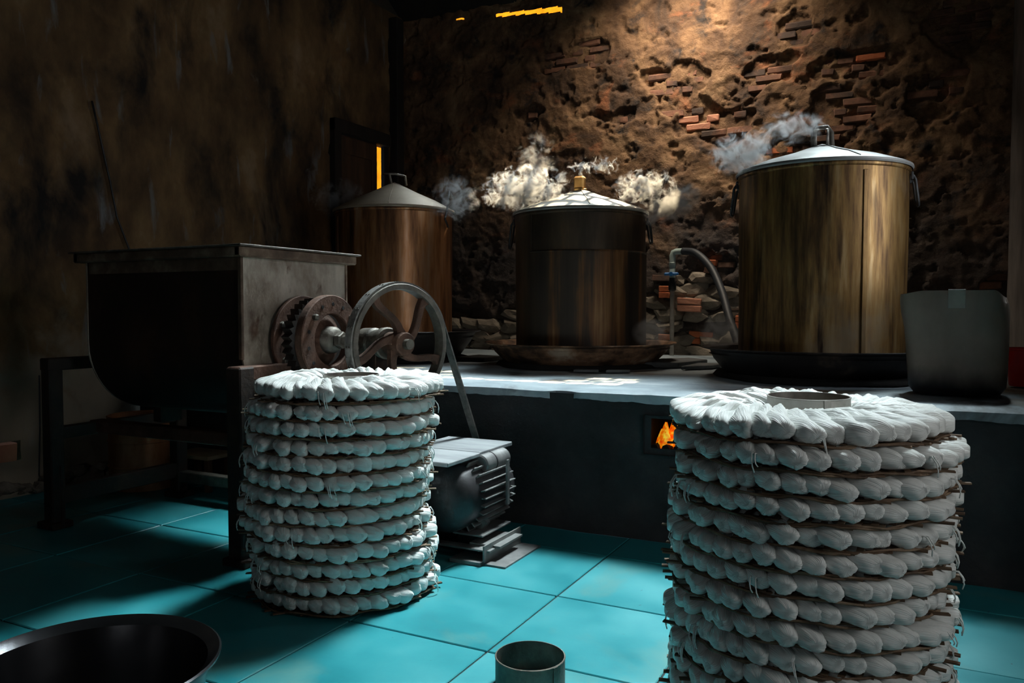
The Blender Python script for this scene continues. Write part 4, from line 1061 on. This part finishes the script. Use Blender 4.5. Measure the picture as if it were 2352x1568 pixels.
# ------------------------------------------------------------------ noodle stacks
R_IN, R_OUT = 0.112, 0.325
def skein_mesh(seed, hgt=0.050):
    """a bunch of fine noodles laid radially and twisted like rope, +x outwards from the tray centre"""
    rnd = random.Random(seed)
    NA, NT = 20, 36
    off = Vector((rnd.uniform(0, 99), rnd.uniform(0, 99), rnd.uniform(0, 99)))
    tw = rnd.uniform(0.7, 1.1)
    m = rnd.choice((2, 3))
    ph = rnd.uniform(0, 6)
    vs = []; uvs = []
    sweep = rnd.uniform(0.26, 0.34)
    lean = rnd.uniform(0.45, 0.7)
    cl, sl = math.cos(lean), math.sin(lean)
    rout = R_OUT + rnd.uniform(-0.006, 0.006)
    for i in range(NA + 1):
        t = 0.5 - 0.5 * math.cos(math.pi * i / NA)
        r_ = R_IN + (rout - R_IN) * t
        ang = sweep * (t - 0.8)
        ein = math.sqrt(max(0.0, 1 - (1 - min(1, t / 0.14)) ** 2))
        eout = 0.12 + 0.88 * math.sqrt(max(0.0, 1 - (1 - min(1, (1 - t) / 0.15)) ** 2))
        e = ein * eout
        hw = (0.0165 + 0.0225 * t) * (0.15 + 0.85 * e)
        hh = hgt * (0.52 + 0.16 * math.sin(math.pi * min(1, t * 1.15)) - 0.05 * t) * (0.22 + 0.78 * ein) * (0.40 + 0.60 * eout)
        zc = hgt * (0.46 + 0.10 * math.sin(math.pi * t))
        for k in range(NT):
            th = 2 * math.pi * k / NT
            rope = 1 + (0.19 - 0.13 * sstep(0.55, 0.95, t)) * math.cos(m * th + tw * 2 * math.pi * t * 2.1 + ph)
            rope *= 1 + 0.035 * math.cos(12 * th + tw * 16 * t + ph)
            d = 0.005 * noise.noise(Vector((t * 6, math.cos(th) * 1.4, math.sin(th) * 1.4)) + off)
            y0 = (hw * rope + d) * math.cos(th)
            z0 = (hh * rope + d) * math.sin(th)
            y = y0 * cl + z0 * sl * 0.75                    # leaning on its neighbour
            zz = zc + z0 * (0.35 + 0.65 * cl) - y0 * sl * 0.5
            zz = max(zz, 0.001 + 0.002 * math.sin(k * 2.0))
            ca, sa = math.cos(ang), math.sin(ang)
            vs.append((r_ * ca - y * sa, r_ * sa + y * ca, zz))
            uvs.append((t * 1.2, k / NT + tw * t * 0.45))
    fs = []
    for i in range(NA):
        for k in range(NT):
            l = (k + 1) % NT
            fs.append((i * NT + k, i * NT + l, (i + 1) * NT + l, (i + 1) * NT + k))
    fs.append(tuple(range(NT))[::-1]); fs.append(tuple(NA * NT + k for k in range(NT)))
    me = bpy.data.meshes.new('noodle_skein')
    me.from_pydata(vs, [], fs)
    uvl = me.uv_layers.new(name='UVMap')
    for p in me.polygons:
        kk = [me.loops[li].vertex_index % NT for li in p.loop_indices]
        wrap = len(kk) == 4 and 0 in kk and NT - 1 in kk
        for li, k_ in zip(p.loop_indices, kk):
            uu, vv = uvs[me.loops[li].vertex_index]
            uvl.data[li].uv = (uu, vv + (1.0 if wrap and k_ == 0 else 0.0))
    me.polygons.foreach_set('use_smooth', [True] * len(me.polygons))
    me.materials.append(M['noodle'])
    return me
skeins = [skein_mesh(100 + i) for i in range(8)]

def strand_mesh(seed):
    rnd = random.Random(seed); mb = MB()
    for k in range(rnd.randint(2, 4)):
        a = rnd.uniform(-0.06, 0.06)
        r0 = R_OUT - 0.016
        dn_ = rnd.uniform(0.012, 0.035)
        pts = [(r0 * math.cos(a), r0 * math.sin(a), 0.030), ((r0 + 0.018) * math.cos(a), (r0 + 0.018) * math.sin(a), 0.031), ((r0 + 0.026) * math.cos(a + 0.01), (r0 + 0.026) * math.sin(a + 0.01), 0.018),
               ((r0 + 0.029) * math.cos(a + 0.02), (r0 + 0.029) * math.sin(a + 0.02), 0.016 - dn_ * 0.5), ((r0 + 0.026) * math.cos(a + 0.03), (r0 + 0.026) * math.sin(a + 0.03), 0.016 - dn_)]
        mb.tube(pts, 0.0015, 5)
    me = mb.mesh('loose_strand', 'all'); me.materials.append(M['noodle']); return me
strands = [strand_mesh(i) for i in range(6)]

# bamboo tray meshes
TRAY_R = 0.312
def rim_mesh(seed):
    rnd = random.Random(seed); mb = MB(); n = 64
    for s in range(2):
        ph = rnd.uniform(0, 6)
        pts = []
        for i in range(n):
            a = 2 * math.pi * i / n
            rr = TRAY_R + 0.005 * math.sin(9 * a + ph + s * 3.1) + 0.004 * rnd.uniform(-1, 1)
            pts.append((rr * math.cos(a), rr * math.sin(a), 0.003 + 0.0035 * math.cos(9 * a + ph + s * 3.1) + 0.0015 * rnd.uniform(-1, 1)))
        mb.tube(pts, 0.0030, 5, close=True)
    me = mb.mesh('rim', 'all'); me.materials.append(M['bamboo']); return me
rims = [rim_mesh(i) for i in range(4)]
def slat_mesh(seed, L):
    rnd = random.Random(seed); mb = MB(); n = 7
    vs = []
    w = rnd.uniform(0.006, 0.0085)
    for i in range(n + 1):
        t = -1 + 2 * i / n
        x = t * L / 2; z = 0.0015 * math.sin(i * 2.4 + seed)
        for (a, b) in ((-w, -0.0019), (w, -0.0019), (w, 0.0019), (-w, 0.0019)):
            vs.append((x, a, z + b))
    fs = [(i * 4 + c, i * 4 + (c + 1) % 4, i * 4 + 4 + (c + 1) % 4, i * 4 + 4 + c) for i in range(n) for c in range(4)] + [(3, 2, 1, 0), (n * 4, n * 4 + 1, n * 4 + 2, n * 4 + 3)]
    mb.add(vs, fs)
    me = mb.mesh('slat'); me.materials.append(M['bamboo']); return me
NS = 13
SL = []
for k in range(NS):
    y = -0.285 + 0.57 * k / (NS - 1)
    SL.append((y, [slat_mesh(k * 3 + v, 2 * math.sqrt(TRAY_R ** 2 - y * y) + (0.025 + 0.035 * v if abs(y) < 0.2 else 0.0)) for v in range(2)]))
def cross_mesh(seed):
    mb = MB()
    for k in range(20):
        x = -0.30 + 0.60 * k / 19
        L = 2 * math.sqrt(max(0.0005, (TRAY_R - 0.006) ** 2 - x * x))
        mb.box((x, 0, 0.005 + 0.001 * (k % 2)), (0.014, L, 0.002))
    me = mb.mesh('cross_weave'); me.materials.append(M['bamboo']); return me
cross = cross_mesh(1)

ORD = ['topmost', 'second', 'third', 'fourth', 'fifth', 'sixth', 'seventh', 'eighth', 'ninth', 'tenth', 'eleventh', 'twelfth', 'thirteenth', 'fourteenth']
ONES = ['', 'first', 'second', 'third', 'fourth', 'fifth', 'sixth', 'seventh', 'eighth', 'ninth', 'tenth', 'eleventh', 'twelfth', 'thirteenth', 'fourteenth', 'fifteenth', 'sixteenth', 'seventeenth', 'eighteenth', 'nineteenth']
def ordinal(n):
    if n < 20: return ONES[n]
    t = {2: 'twenty', 3: 'thirty', 4: 'forty'}[n // 10]
    return t + '-' + ONES[n % 10] if n % 10 else {2: 'twentieth', 3: 'thirtieth', 4: 'fortieth'}[n // 10]

def stack(c, n, pitch, slat_ang, where, stackname, nsk, front_keep, jit, visible):
    rnd = random.Random(n * 17 + int(c[0] * 100))
    rest = []
    va = math.atan2(-c[1], -c[0])               # towards the photographer
    for li in range(n):
        z = (n - 1 - li) * pitch + 0.006
        jx, jy = jit(li, rnd)
        word = ORD[li]
        lab = 'round bamboo tray on top of the noodle stack ' + where if li == 0 else '%s bamboo tray from the top of the stack %s' % (word, where)
        tilt = (rnd.uniform(-0.012, 0.012), rnd.uniform(-0.012, 0.012), slat_ang + rnd.uniform(-0.3, 0.3))
        t = thing('bamboo_tray', (c[0] + jx, c[1] + jy, z), lab, 'tray', 'bamboo trays of the stack ' + where)
        t.rotation_euler = tilt
        link('rim', rnd.choice(rims), None, t, rot=(0, 0, rnd.uniform(0, 6)))
        link('cross_weave', cross, None, t)
        for y, ms in SL:
            link('slat', rnd.choice(ms), None, t, (rnd.uniform(-0.010, 0.010), y + rnd.uniform(-0.003, 0.003), 0.002), (0, rnd.uniform(-0.006, 0.006), rnd.uniform(-0.03, 0.03)))
        top = li == 0
        a_off = va + rnd.uniform(-0.04, 0.04)
        for k in range(nsk):
            a = a_off + 2 * math.pi * k / nsk
            me = rnd.choice(skeins)
            s = rnd.uniform(0.975, 1.035)
            zs = (pitch - 0.008) / 0.050 * rnd.uniform(0.96, 1.10) * (1.0 if not top else 1.12)
            rs = s * (1.0 if not top else 0.985)
            kk = k if k <= nsk // 2 else k - nsk
            loc = Vector((c[0] + jx, c[1] + jy, z + 0.006))
            rot = Euler((tilt[0] + rnd.uniform(-0.015, 0.015), tilt[1] + rnd.uniform(-0.015, 0.015), a + rnd.uniform(-0.03, 0.03)))
            if top or (abs(kk) * 2 * math.pi / nsk < front_keep and li in visible):
                o = link('noodle_skein', me, None, None, loc, rot); o.scale = (rs, rs, zs)
                if top:
                    lab = 'white noodle skein on topmost tray %s, %s' % (where, 'nearest the front' if k == 0 else ordinal(nsk - k) + ' clockwise from the front')
                else:
                    # counter-clockwise seen from above runs to the right in the picture
                    lab = 'white noodle skein, %s, %s tray from top of %s' % ('front centre' if kk == 0 else '%s %s of centre' % (ordinal(abs(kk)), 'right' if kk > 0 else 'left'), word, stackname)
                tag(o, lab, 'noodles', 'noodle skeins on the %s tray of the %s' % (word, stackname))
                if (not top and rnd.random() < 0.05) or (top and rnd.random() < 0.04):
                    link('loose_strand', rnd.choice(strands), None, o)
            else:
                rest.append((me, loc, rot, (rs, rs, zs)))
                if rnd.random() < 0.25: rest.append((rnd.choice(strands), loc, rot, (rs, rs, zs)))
    # the remaining skeins, at the sides, the back and near the floor, as one mass
    V = []; F = []; U = []
    base = 0
    for me, loc, rot, sc_ in rest:
        mt = Matrix.LocRotScale(loc, rot, Vector(sc_))
        nv = len(me.vertices)
        co = np.empty(nv * 3); me.vertices.foreach_get('co', co)
        co = co.reshape(-1, 3)
        A = np.array(mt)
        V.append(co @ A[:3, :3].T + A[:3, 3])
        F += [tuple(i + base for i in p.vertices) for p in me.polygons]
        if me.uv_layers:
            u_ = np.empty(len(me.loops) * 2); me.uv_layers[0].data.foreach_get('uv', u_)
        else: u_ = np.zeros(len(me.loops) * 2)
        U.append(u_)
        base += nv
    V = np.concatenate(V)
    org = np.array([c[0], c[1], 0.0])
    me = bpy.data.meshes.new('noodle_mass')
    me.from_pydata((V - org).tolist(), [], F)
    ul = me.uv_layers.new(name='UVMap'); ul.data.foreach_set('uv', np.concatenate(U))
    me.polygons.foreach_set('use_smooth', [True] * len(me.polygons))
    me.materials.append(M['noodle'])
    o = link('noodle_mass', me, None, None, org.tolist())
    tag(o, 'white noodles filling the sides and back of the ' + stackname, 'noodles', kind='stuff')

S1, S2 = (-1.838, 2.255), (-0.238, 2.065)
P1, N1 = 0.0575, 13
P2, N2 = 0.0540, 14
def j1(li, rnd):
    lean = [0.035, 0.005, 0.0, -0.005, -0.005, -0.01, -0.02, -0.03, -0.02, 0.0, 0.005, 0.0, 0.01][li]
    return (lean * 0.8 + rnd.uniform(-0.008, 0.008), lean * 0.4 + rnd.uniform(-0.008, 0.008))
def j2(li, rnd):
    return (rnd.uniform(-0.012, 0.012), rnd.uniform(-0.010, 0.010))
stack(S1, N1, P1, R(35), 'beside the flywheel', 'stack beside flywheel', 38, 0.92, j1, set(range(13)))
stack(S2, N2, P2, R(8), 'in the right foreground', 'right foreground stack', 38, 0.92, j2, set(range(9)))
tin_ring((S1[0] + 0.03, S1[1] + 0.012, (N1 - 1) * P1 + 0.016), 0.098, 0.062, 'tin ring in the centre of the noodles beside the flywheel', R(60))
tin_ring((S2[0], S2[1], (N2 - 1) * P2 + 0.016), 0.096, 0.070, 'tin ring in the centre of the right foreground noodles', R(-58))

# ------------------------------------------------------------------ steam
def steam(c, s, dens, nscale, lo, hi, seed, label, rot=(0, 0, 0)):
    bm = bmesh.new(); bmesh.ops.create_icosphere(bm, subdivisions=2, radius=1.04)
    me = bpy.data.meshes.new('steam'); bm.to_mesh(me); bm.free()
    o = link('steam', me, mat_steam('steam_%d' % seed, dens, nscale, lo, hi, seed), None, c, rot)
    o.scale = s
    return tag(o, label, 'steam', 'steam rising from the pots', 'stuff')
steam((-2.24, 4.56, 1.765), (0.34, 0.15, 0.16), 60, 14, 0.43, 0.53, 3, 'sunlit white steam left of the middle pot lid')
steam((-1.45, 4.55, 1.715), (0.22, 0.13, 0.12), 60, 16, 0.44, 0.53, 8, 'sunlit white steam right of the middle pot lid')
steam((-1.80, 4.60, 1.87), (0.22, 0.10, 0.08), 50, 16, 0.49, 0.56, 14, 'small bright wisps of steam above the middle lid grip')
steam((-1.32, 4.66, 1.62), (0.20, 0.10, 0.11), 22, 8, 0.36, 0.56, 21, 'bluish steam drifting right of the middle pot', (0, R(-25), 0))
steam((-0.83, 4.22, 1.80), (0.18, 0.12, 0.13), 26, 11, 0.38, 0.56, 27, 'bluish steam at the left of the golden pot lid')
steam((-0.60, 4.20, 1.90), (0.20, 0.12, 0.09), 16, 11, 0.40, 0.58, 33, 'thin steam curling over the golden pot lid')
steam((-3.78, 4.60, 1.80), (0.26, 0.16, 0.16), 12, 9, 0.40, 0.60, 39, 'faint steam left of the tan lid')
steam((-2.80, 4.62, 1.74), (0.20, 0.14, 0.18), 9, 9, 0.40, 0.60, 45, 'faint steam between the left and the middle pot')
steam((-2.30, 4.85, 2.02), (0.16, 0.12, 0.20), 9, 8, 0.40, 0.60, 51, 'thin grey steam rising behind the sunlit steam')
steam((-1.42, 4.60, 0.86), (0.12, 0.14, 0.10), 10, 8, 0.32, 0.60, 57, 'low steam over the middle pan rim')
steam((-0.98, 4.42, 0.88), (0.11, 0.14, 0.11), 10, 8, 0.32, 0.60, 63, 'low steam over the golden pot pan rim')
